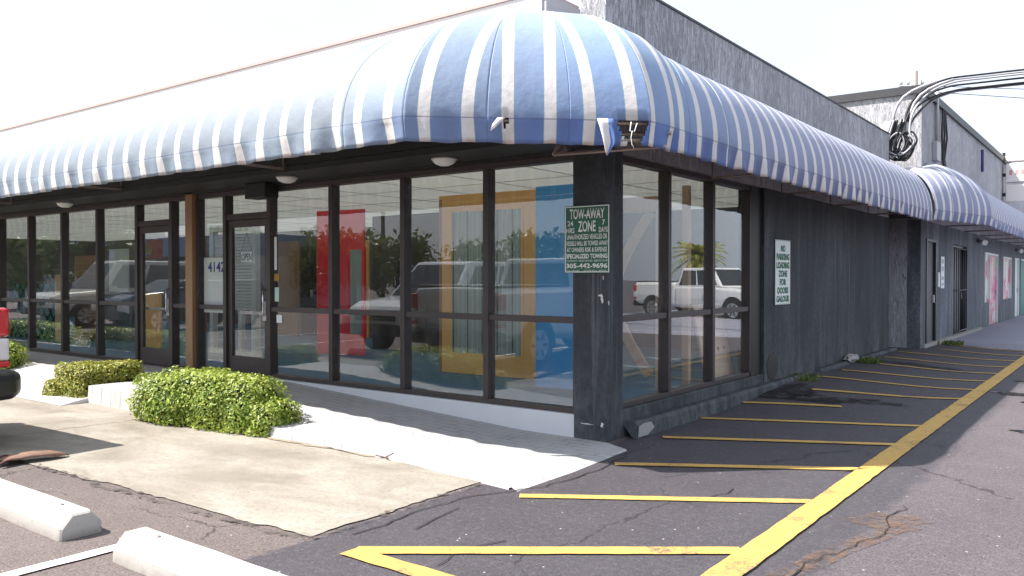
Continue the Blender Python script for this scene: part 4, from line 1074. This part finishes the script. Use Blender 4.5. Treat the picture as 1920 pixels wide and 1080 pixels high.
def suv(name, label, loc, rz, paint, hw=.98, L=2.45, zt=1.84, cat='car'):
    t = thing(name, label, cat); m = MB()
    loft(m, [(-L, .55, .95, 1.10, hw*.92), (-L+.12, .42, 1.02, 1.14, hw), (1.1, .38, 1.02, 1.12, hw), (L-.35, .42, .92, 1.04, hw*.97), (L-.08, .48, .84, .94, hw*.88), (L, .52, .78, .86, hw*.8)]); m.build('body', paint, t, .05, seg=3)
    cabin(t, -L+.05, -L+.35, .5, 1.25, 1.08, zt, hw*.94, hw*.76, paint, 3); front_end(t, L, hw, .38, .92, paint)
    arches(t, (-L+.95, L-.95), hw, .37); wheel_parts(t, (-L+.95, L-.95), hw, .37)
    for s in (-1, 1):
        a, c = sorted((s*hw*.70, s*hw*.95)); q = MB(); q.box(-L-.02, -L+.15, a, c, .85, 1.15); q.build('tail_light', REDL, t, .02)
    t.location = loc; t.rotation_euler = (0, 0, rz); return t
suv('parked_suv', 'silver sport utility vehicle parked nose-in and reflected in the shop glass', (-7.75, -6.75, 0), R(90), SILV)
suv('parked_van', 'cream van parked nose-in at the far left and reflected in the windows', (-22.4, -7.0, 0), R(90), CREAM, 1.0, 2.6, 2.05, 'van')
suv('parked_car', 'dark navy car parked nose-in between the cream van and the silver one', (-18.0, -6.6, 0), R(90), NAVY, .92, 2.3, 1.45)
suv('parked_car', 'dark navy car parked behind the white pickup beyond the side lane', (10.6, 28.5, 0), R(190), NAVY, .92, 2.3, 1.5)

# ---------------------------------------------------------------- second building
b2 = thing('neighbour_building', 'taller charcoal stucco building beyond the shop with its own doors and windows', 'building', (-4, 30, 0))
BX, BY, BT = .40, 11.5, 5.16
m = MB(); m.box(-22, BX-.25, BY, BY+.25, 0, BT); m.build('end_wall', STUCCO, b2)
OP = [(12.0, 13.0, .12, 2.30), (15.05, 17.0, .15, 2.28), (20.0, 21.05, .80, 2.22), (21.05, 22.9, .12, 2.22), (24.1, 26.2, .80, 2.18), (27.3, 28.6, .12, 2.2), (29.2, 33, .12, 2.2), (35, 37, .9, 2.2), (39, 40.2, .12, 2.2), (43, 46, .9, 2.2)]
m = MB(); y = BY
for (a, c, z0, z1) in OP:
    if a > y+.001: m.box(BX-.25, BX, y, a, -.1, 2.66)
    m.box(BX-.25, BX, a, c, z1, 2.66)
    if z0 > .13: m.box(BX-.25, BX, a, c, -.1, z0)
    y = c
m.box(BX-.25, BX, y, 60, -.1, 2.66); m.build('wall', RENDER2, b2)
m = MB(); m.box(BX-.25, BX, BY, 34, 2.66, BT); m.box(BX-.25, BX, 34, 60, 2.66, BT+.7); m.build('upper_wall', STUCCO, b2)
m = MB(); m.box(-22, BX+.06, BY-.06, BY+.3, BT, BT+.16); m.box(BX-.3, BX+.06, BY+.3, 28, BT, BT+.16); m.box(BX-.3, BX+.06, 34, 60, BT+.7, BT+.9); m.build('coping', COPING, b2)
m = MB(); m.box(BX-.02, BX+.05, BY+.2, 13.0, -.1, .16); m.box(BX, BX+.10, 13.0, 19.0, -.1, .17); m.build('base_kerb', CONC, b2)
def bdoor(a, c, z0, z1, mat, kind='door', rec=.10, glass=None):
    q = MB(); q.box(BX-rec-.04, BX-rec, a+.04, c-.04, z0, z1-.04); o = q.build(kind, mat, b2)
    q = MB(); q.box(BX-rec, BX-rec+.06, a, a+.05, z0, z1); q.box(BX-rec, BX-rec+.06, c-.05, c, z0, z1); q.box(BX-rec, BX-rec+.06, a+.05, c-.05, z1-.05, z1); q.build('frame', glass or BLACKPL, o)
    if kind == 'door': q = MB(); q.box(BX-rec, BX-rec+.05, c-.20, c-.14, .98, 1.14); q.build('handle', CHROME, o)
GREYD = simple('grey_door_paint', (.10, .105, .115), .6, var=.2)
bdoor(12.0, 13.0, .12, 2.30, GREYD, rec=.04); bdoor(15.05, 17.0, .15, 2.28, simple('iron_gate_door', (.12, .125, .13), .5, var=.4, scale=6), rec=.12)
bdoor(20.0, 21.05, .80, 2.22, PINK, 'window', .03, SIGNWHITE); bdoor(21.05, 22.9, .12, 2.22, PINK, 'door', .06, SIGNWHITE)
bdoor(24.1, 26.2, .80, 2.18, PINK, 'window', .05, SIGNWHITE); bdoor(27.3, 28.6, .12, 2.2, SIGNWHITE, 'door', .06, SIGNWHITE)
bdoor(29.2, 33, .12, 2.2, simple('teal_door', (.02, .2, .17), .5), 'door', .08, SIGNWHITE)
for a, c, z0, z1 in OP[7:]: bdoor(a, c, z0, z1, CARGLASS, 'window', .08, SIGNWHITE)
q = MB()
for i in range(7): q.tube([(BX+.02, 15.15+i*.29, .2), (BX+.02, 15.15+i*.29, 2.22)], .012, 5)
for z in (.22, 1.2, 2.2): q.tube([(BX+.02, 15.1, z), (BX+.02, 16.95, z)], .014, 5)
q.build('security_gate', BLACKPL, b2)
t, put = flat_sign('door_notice', 'tall pale notice with grey print between the two grey doors', (BX+.012, 13.52, 1.27), (0, 1, 0), .42, .70, SIGNWHITE)
for k, (z0, z1) in enumerate(((.55, .64), (.38, .48), (.18, .26), (.06, .12))):
    q = MB(); q.box(BX+.0165, BX+.018, 13.6, 13.86, 1.27+z0, 1.27+z1); q.build('printed_block', TRIMGREY, t)
q = MB(); q.box(BX, BX+.03, 13.18, 13.36, 1.30, 1.62); tag(q.build('intercom', SIGNWHITE, None, .005), 'small white intercom plate left of the tall pale notice', 'intercom')
# awning 2
aw2 = thing('far_awning', 'blue and white striped awning over the neighbouring shops, its corner faded', 'awning', (1, 20, 2.5))
m = MB()
A0i, A0o = Vector((0.02, 10.6, 0)), Vector((.93, 9.9, 0)); A1i, A1o = Vector((BX+.005, 11.45, 0)), Vector((1.10, 10.7, 0)); A2i, A2o = Vector((BX+.005, 12.4, 0)), Vector((1.5, 12.5, 0))
awning_panels(m, [(A0i, A0o, 3.60, A1i, A1o, 3.68, .5, 12), (A1i, A1o, 3.68, A1i.lerp(A2i, .45), A1o.lerp(A2o, .5), 3.80, 1., 18), (A1i.lerp(A2i, .45), A1o.lerp(A2o, .5), 3.80, A2i, A2o, 3.78, 1., 18),
                  (A2i, A2o, 3.78, (BX+.005, 13.2, 0), (1.46, 13.1, 0), 3.66, .9, 12), ((BX+.005, 13.2, 0), (1.46, 13.1, 0), 3.66, (BX+.005, 52, 0), (1.42, 52, 0), 3.66, .2, 420)], 2.54, .18, 21)
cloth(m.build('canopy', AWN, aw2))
m = MB()
for y in (13.5, 16, 18.5, 21, 24, 27): m.tube([(BX+.1, y, 2.62), (1.38, y, 2.62)], .015, 6)
m.tube([(1.4, 13, 2.57), (1.38, 50, 2.57)], .015, 6); m.build('frame_rim', GALV, aw2)
# wall lamps under the far awning
for (y, lb) in ((18.8, 'twin white flood lamp under the far awning left of the pink window'), (27.5, 'twin white flood lamp under the far awning near the teal door')):
    t = thing('flood_lamp', lb, 'lamp', (BX, y, 2.5)); q = MB(); q.box(BX, BX+.05, y-.06, y+.06, 2.45, 2.55); q.build('mount', TRIMGREY, t)
    for s in (-1, 1): q = MB(); q.tube([(BX+.04, y+s*.05, 2.48), (BX+.18, y+s*.16, 2.44)], [.045, .075], 12); q.build('lamp_head', LAMPW, t)
# light-box signs on the far wall
ys = 23.6
for (z0, z1, lb, txt) in ((5.15, 5.78, 'top white sign box projecting from the far wall', 'ICE'), (4.50, 5.08, 'middle white sign box with red lettering on the far wall', 'SALE'), (3.88, 4.42, 'lowest white sign box projecting from the far wall', None)):
    t = thing('sign_box', lb, 'sign box', (BX+.3, ys, z0), 'white sign boxes on the far wall')
    q = MB(); q.box(BX+.10, BX+.75, ys, ys+.38, z0, z1); q.build('case', FASCIA, t, .03)
    q = MB(); q.box(BX+.0, BX+.10, ys+.12, ys+.26, z0+.2, z0+.3); q.build('bracket', BLACKPL, t)
    if z0 == 4.50:
        for k in range(3):
            q = MB(); q.box(BX+.2+.16*k, BX+.28+.16*k, ys-.004, ys, z0+.22, z1-.20); q.build('red_mark', PALERED, t)
t = thing('wall_spotlight', 'black spotlight on an arm right of the sign boxes', 'spotlight', (BX, 30, 4.9)); q = MB(); q.tube([(BX, 30, 5.0), (1.5, 30, 5.05)], .03, 6); q.build('arm', BLACKPL, t)
q = MB(); q.box(1.35, 1.75, 29.8, 30.2, 4.55, 4.95); q.build('head', BLACKPL, t, .03)
# electrics: weatherheads, cable bundle, conduit
CB = [(-.10, 10.95), (-.02, 10.9), (.06, 11.0)]
t = thing('cable_bundle', 'tangle of black and grey power cables looping down by the two weatherheads', 'cables', (-.1, 11.0, 3.6))
rnd = random.Random(5)
for i in range(17):
    yb = 10.8+rnd.uniform(-.08, .08); zl_ = 3.66+rnd.uniform(0, .3); xa = -.08+rnd.uniform(-.03, .2); xb = .34+rnd.uniform(-.1, .12); ztop = 4.75+rnd.uniform(-.15, .15)
    pts = []
    P = [Vector((xa+.1, yb, 4.55)), Vector((xa, yb, 4.2)), Vector((xa-.02, yb, (4.1+zl_)/2)), Vector(((xa+xb)/2, yb, zl_)), Vector((xb, yb, zl_+.22)), Vector((xb-.08, yb, 4.3)), Vector((xb+.02, yb+.1, ztop)), Vector((xb+.45, yb+.5, ztop+.42)), Vector((xb+1.5, yb+1.0, ztop+.55)), Vector((xb+6, yb+2.2, ztop+.72)), Vector((xb+16, yb+5.0, ztop+1.9))]
    if i < 7: P = P[:6]+[Vector((xb-.25, yb, 4.2)), Vector((xb-.35, yb+.05, 3.9))]
    for k in range(len(P)-1):
        p0, p1, p2, p3 = P[max(0, k-1)], P[k], P[k+1], P[min(len(P)-1, k+2)]
        for j in range(8):
            u = j/8; pts.append(.5*((2*p1)+(p2-p0)*u+(2*p0-5*p1+4*p2-p3)*u*u+(3*p1-p0-3*p2+p3)*u**3))
    pts.append(P[-1])
    m = MB(); m.tube(pts, rnd.choice((.012, .016, .02)), 6); m.build('cable', CABLEK if i % 4 else CABLEG, t)
for i, (x0, lb) in enumerate(((-.10, 'left white weatherhead on the shop roof end'), (.20, 'right white weatherhead on the shop roof end'))):
    t = thing('weatherhead', lb, 'weatherhead', (x0, 10.9, 4.3)); m = MB()
    rows = []
    for (z, r) in ((4.27, .09), (4.32, .115), (4.42, .12), (4.50, .10), (4.555, .05), (4.57, .0)): rows.append([(x0+r*math.cos(k*math.pi/8), 10.9+r*math.sin(k*math.pi/8), z) for k in range(17)])
    m.grid(rows); m.build('hood', LAMPW, t)
    m = MB(); m.tube([(x0+.02, 10.9, 3.8), (x0+.02, 10.9, 4.28)], .035, 8); m.build('pipe', CABLEG, t)
    m = MB(); m.tube([(x0+.12, 10.85, 4.50), (x0+.14, 10.85, 4.70), (x0+.20, 10.85, 4.86), (x0+.30, 10.87, 5.0), (x0+.44, 10.9, 5.1), (x0+.62, 10.95, 5.18), (x0+.85, 11.0, 5.24)], .026, 8); m.build('conduit_sleeve', TRIMGREY, t)
t = thing('conduit_box', 'grey electrical box and vertical conduit on the neighbour wall', 'electrical box', (BX, 12.6, 4.0)); m = MB(); m.box(BX, BX+.10, 12.55, 12.95, 3.95, 4.35); m.build('box', CABLEG, t, .01)
m = MB(); m.tube([(BX+.05, 12.8, 4.35), (BX+.05, 12.8, 5.5)], .035, 8); m.build('conduit', CABLEG, t)
m = MB()
for k in range(3): m.tube([(BX+.04, 13.5+k*.12, 5.2), (BX+.05, 13.35+.3*k, 4.6), (BX+.04, 13.5+.1*k, 4.1), (BX+.04, 13.9+.1*k, 3.7)], .022, 6)
tag(m.build('wall_cables', CABLEK), 'three black cables running down the neighbour wall beside the conduit', 'cables')
m = MB(); m.tube([(BX+.03, 19.3, 4.4), (BX+.03, 19.3, 5.0)], .04, 6); tag(m.build('wall_pipe', simple('violet_pipe', (.05, .05, .16), .5)), 'short dark blue pipe below the far parapet', 'pipe')
t = thing('utility_pole', 'distant pale utility pole with crossarms and insulators above the roof', 'utility pole', (-6.2, 45, 0))
def upx(px, dist):
    d = fw+rt*((px-960)/1546); return (3.838+d.x*dist, -6.452+d.y*dist)
ux, uy = upx(1714, 46)
t.location = (ux, uy, 0); m = MB(); m.tube([(ux, uy, 0), (ux, uy, 13.0)], [.2, .13], 10); m.build('pole', GALV, t)
m = MB()
for z in (12.1, 11.9, 9.6): m.obox((ux, uy, z), rt*.9, fw*.06, Vector((0, 0, .06)))
m.build('crossarm', GALV, t)
m = MB()
for z in (12.25, 9.75):
    for k in (-.8, -.4, .4, .8): m.tube([Vector((ux, uy, z))+rt*k, Vector((ux, uy, z+.25))+rt*k], .09, 6)
m.build('insulator', LAMPW, t)
m = MB(); m.tube([(ux, uy, 12.2), Vector((ux, uy, 12.0))+rt*6, Vector((ux, uy, 12.2))+rt*14], .02, 5)
m.tube([(ux, uy, 11.9), Vector((ux, uy, 11.5))+rt*6, Vector((ux, uy, 11.7))+rt*14], .02, 5); m.build('power_line', CABLEK, t)

# ---------------------------------------------------------------- across the car park (seen in the glass)
def tree(name, label, x, y, h, cr, n=1500, mat=TLEAF, group='trees beyond the car park', seed=0, ls=.22):
    rnd = random.Random(seed); t = thing(name, label, 'tree', (x, y, 0), group)
    m = MB(); th = h*.45; m.tube([(x, y, 0), (x+.1, y, th*.5), (x, y+.1, th)], [.2, .15, .12], 8)
    cl = []
    for k in range(9):
        a = k*2.4; q = cr*rnd.uniform(.2, .75); c = Vector((x+q*math.cos(a), y+q*math.sin(a), h*rnd.uniform(.42, .86))); cl.append((c, cr*rnd.uniform(.3, .5)))
        m.tube([(x, y, th*.9), (x+(c.x-x)*.5, y+(c.y-y)*.5, (th+c.z)/2), tuple(c)], [.09, .06, .03], 5)
    m.build('trunk', BARK, t)
    m = MB()
    for i in range(n):
        c, r = rnd.choice(cl); d = Vector((rnd.gauss(0, 1), rnd.gauss(0, 1), rnd.gauss(0, .8))).normalized(); p = c+d*r*rnd.uniform(.4, 1.1)
        u = Vector((rnd.gauss(0, 1), rnd.gauss(0, 1), rnd.gauss(0, 1))).normalized(); v = u.cross(d).normalized(); s = ls*rnd.uniform(.5, 1.2); q = len(m.v)
        m.v += [tuple(p-u*s), tuple(p+v*s*.5), tuple(p+u*s), tuple(p-v*s*.5)]; m.face((q, q+1, q+2, q+3))
    m.build('crown', mat, t, fix=False)
def mir(px, dist):      # spot across the car park that shows in the front glass
    d = fw+rt*((px-960)/1546); x = 3.838+d.x*dist; y = -6.452+d.y*dist; return x, .2-y
for i, (px, d, h, cr, lb) in enumerate(((40, 40, 5.2, 2.6, 'loose round tree left of the blue-roofed shops'), (172, 33, 7.5, 2.2, 'tall slender tree before the blue-roofed shops'), (385, 45, 5.2, 2.8, 'broad tree right of the red sign beyond the car park'), (470, 48, 5.0, 3.2, 'wide low tree beyond the car park, second right of the red sign'),
                                          (560, 45, 4.6, 3.4, 'wide flat-topped tree beyond the car park'), (660, 42, 5.0, 2.6, 'compact tree left of the wooden power pole'), (745, 52, 5.6, 2.8, 'bushy tree right of the wooden power pole'), (900, 50, 5.0, 3.0, 'round tree beyond the car park behind the silver vehicle'), (1010, 46, 5.4, 2.6, 'tree at the right end of the row beyond the car park'))):
    x, y = mir(px, d); tree('street_tree', lb, x, y, h*.74, cr, 2600, seed=i)
x, y = mir(718, 60); t = thing('power_pole', 'wooden power pole with one crossarm beyond the car park', 'utility pole', (x, y, 0)); m = MB(); m.tube([(x, y, 0), (x, y, 6.6)], .16, 8); m.build('pole', BARK, t); m = MB(); m.obox((x, y, 6.2), rt*.9, fw*.06, Vector((0, 0, .07))); m.build('crossarm', BARK, t)
# blue-roofed shops
x, y = mir(165, 50); t = thing('blue_roof_shops', 'long low shops with a pale blue metal mansard roof across the car park', 'building', (x, y, 0))
m = MB(); m.box(x-22, x+16, y-8, y, 0, 2.6); m.build('wall', PALEBLD, t)
m = MB(); m.prism([(y+.9, 2.6), (y+.5, 3.7), (y-8, 3.7), (y-8, 2.6)], x-22, x+16, 0); m.build('roof', BLUEROOF, t)
m = MB()
for k in range(9): m.box(x-20+k*4, x-18+k*4, y-.02, y+.03, .6, 2.3)
m.build('shop_window', CARGLASS, t)
for k in range(3): m = MB(); m.box(x-9+k*7, x-7+k*7, y-5, y-3.5, 3.7, 4.5); m.build('roof_unit', TRIMGREY, t, .03)
x, y = mir(290, 40); t = thing('pylon_sign', 'red pylon sign with a white arrow board on a post', 'sign', (x, y, 0)); m = MB(); m.tube([(x, y, 0), (x, y, 3.5)], .09, 8); m.build('post', TRIMGREY, t)
m = MB(); m.obox((x, y, 2.9), (.55, 0, 0), (0, .1, 0), (0, 0, .45)); m.build('red_board', REDSIGN, t); m = MB(); m.obox((x+.1, y, 1.95), (.5, 0, 0), (0, .06, 0), (0, 0, .3)); m.build('arrow_board', SIGNWHITE, t)
# long pale warehouse and hedge for the rest of that side
m = MB(); t = thing('pale_warehouse', 'long pale warehouse behind the trees across the car park', 'building', (-2, -58, 0)); m.box(-34, 40, -66, -56, 0, 2.4); m.build('wall', PALEBLD, t)
m = MB(); m.box(-34.2, 40.2, -66.2, -55.8, 2.4, 2.6); m.build('roof_edge', TRIMGREY, t)
# side lane: palm, hedge, fence, pale wall
def palm(x, y, h, label):
    rnd = random.Random(3); t = thing('palm_tree', label, 'palm tree', (x, y, 0)); m = MB(); m.tube([(x, y, 0), (x+.05, y, h*.3), (x, y, h*.62)], [.26, .2, .24], 12); m.build('trunk', BARK, t)
    m = MB()
    for k in range(46):
        a = k*2.399; el = 1.35-1.9*(k/45)+rnd.uniform(-.15, .15); L = rnd.uniform(1.15, 1.5); prev = None
        for j in range(11):
            u = j/10; r = L*u*math.cos(el*(1-u*.35)); z = h*.64+L*u*math.sin(el)-.8*u*u*L*.6
            c = Vector((x+r*math.cos(a), y+r*math.sin(a), z))
            if prev is not None:
                d = (c-prev).normalized(); sd = d.cross(Vector((0, 0, 1))).normalized()
                for sg in (-1, 1):
                    for q_ in range(4):
                        p = prev.lerp(c, q_/4); w_ = .30*math.sin(math.pi*min(1, .15+u*.85)); q = len(m.v)
                        m.v += [tuple(p), tuple(p+d*.035), tuple(p+sd*sg*w_+d*.16-Vector((0, 0, .10)))]; m.face((q, q+1, q+2))
            prev = c
    m.build('fronds', PALML, t, fix=False)
d = fw+rt*((1308-960)/1546); vx, vy = 3.838+d.x*37, -6.452+d.y*37; palm(-.2-vx, vy, 3.9, 'short bushy palm with yellowing lower fronds by the side lane')
hedge('hedge', 'yellow-green hedge beside the metal fence beyond the side lane', [(16, 22, .8, .8, 3.0, .8)], 3000, LEAFY, .10, 8)
t = thing('metal_fence', 'pale metal picket fence beyond the side lane', 'fence', (12.6, 10, 0)); m = MB()
for k in range(60): m.tube([(12.6, 5+k*.16, 0), (12.6, 5+k*.16, 1.5)], .014, 5)
m.tube([(12.6, 5, 1.4), (12.6, 14.5, 1.4)], .02, 5); m.tube([(12.6, 5, .2), (12.6, 14.5, .2)], .02, 5); m.build('pickets', SIGNWHITE, t)
t = thing('flag_pole', 'slim white pole beyond the side lane', 'pole', (11, 14, 0)); m = MB(); m.tube([(11, 14.2, 0), (11, 14.2, 5)], .06, 8); m.build('pole', SIGNWHITE, t)
m = MB(); m.tube([(11, 14.2, 5), (11, 14.2, 5.08)], .09, 8); m.build('cap', TRIMGREY, t)
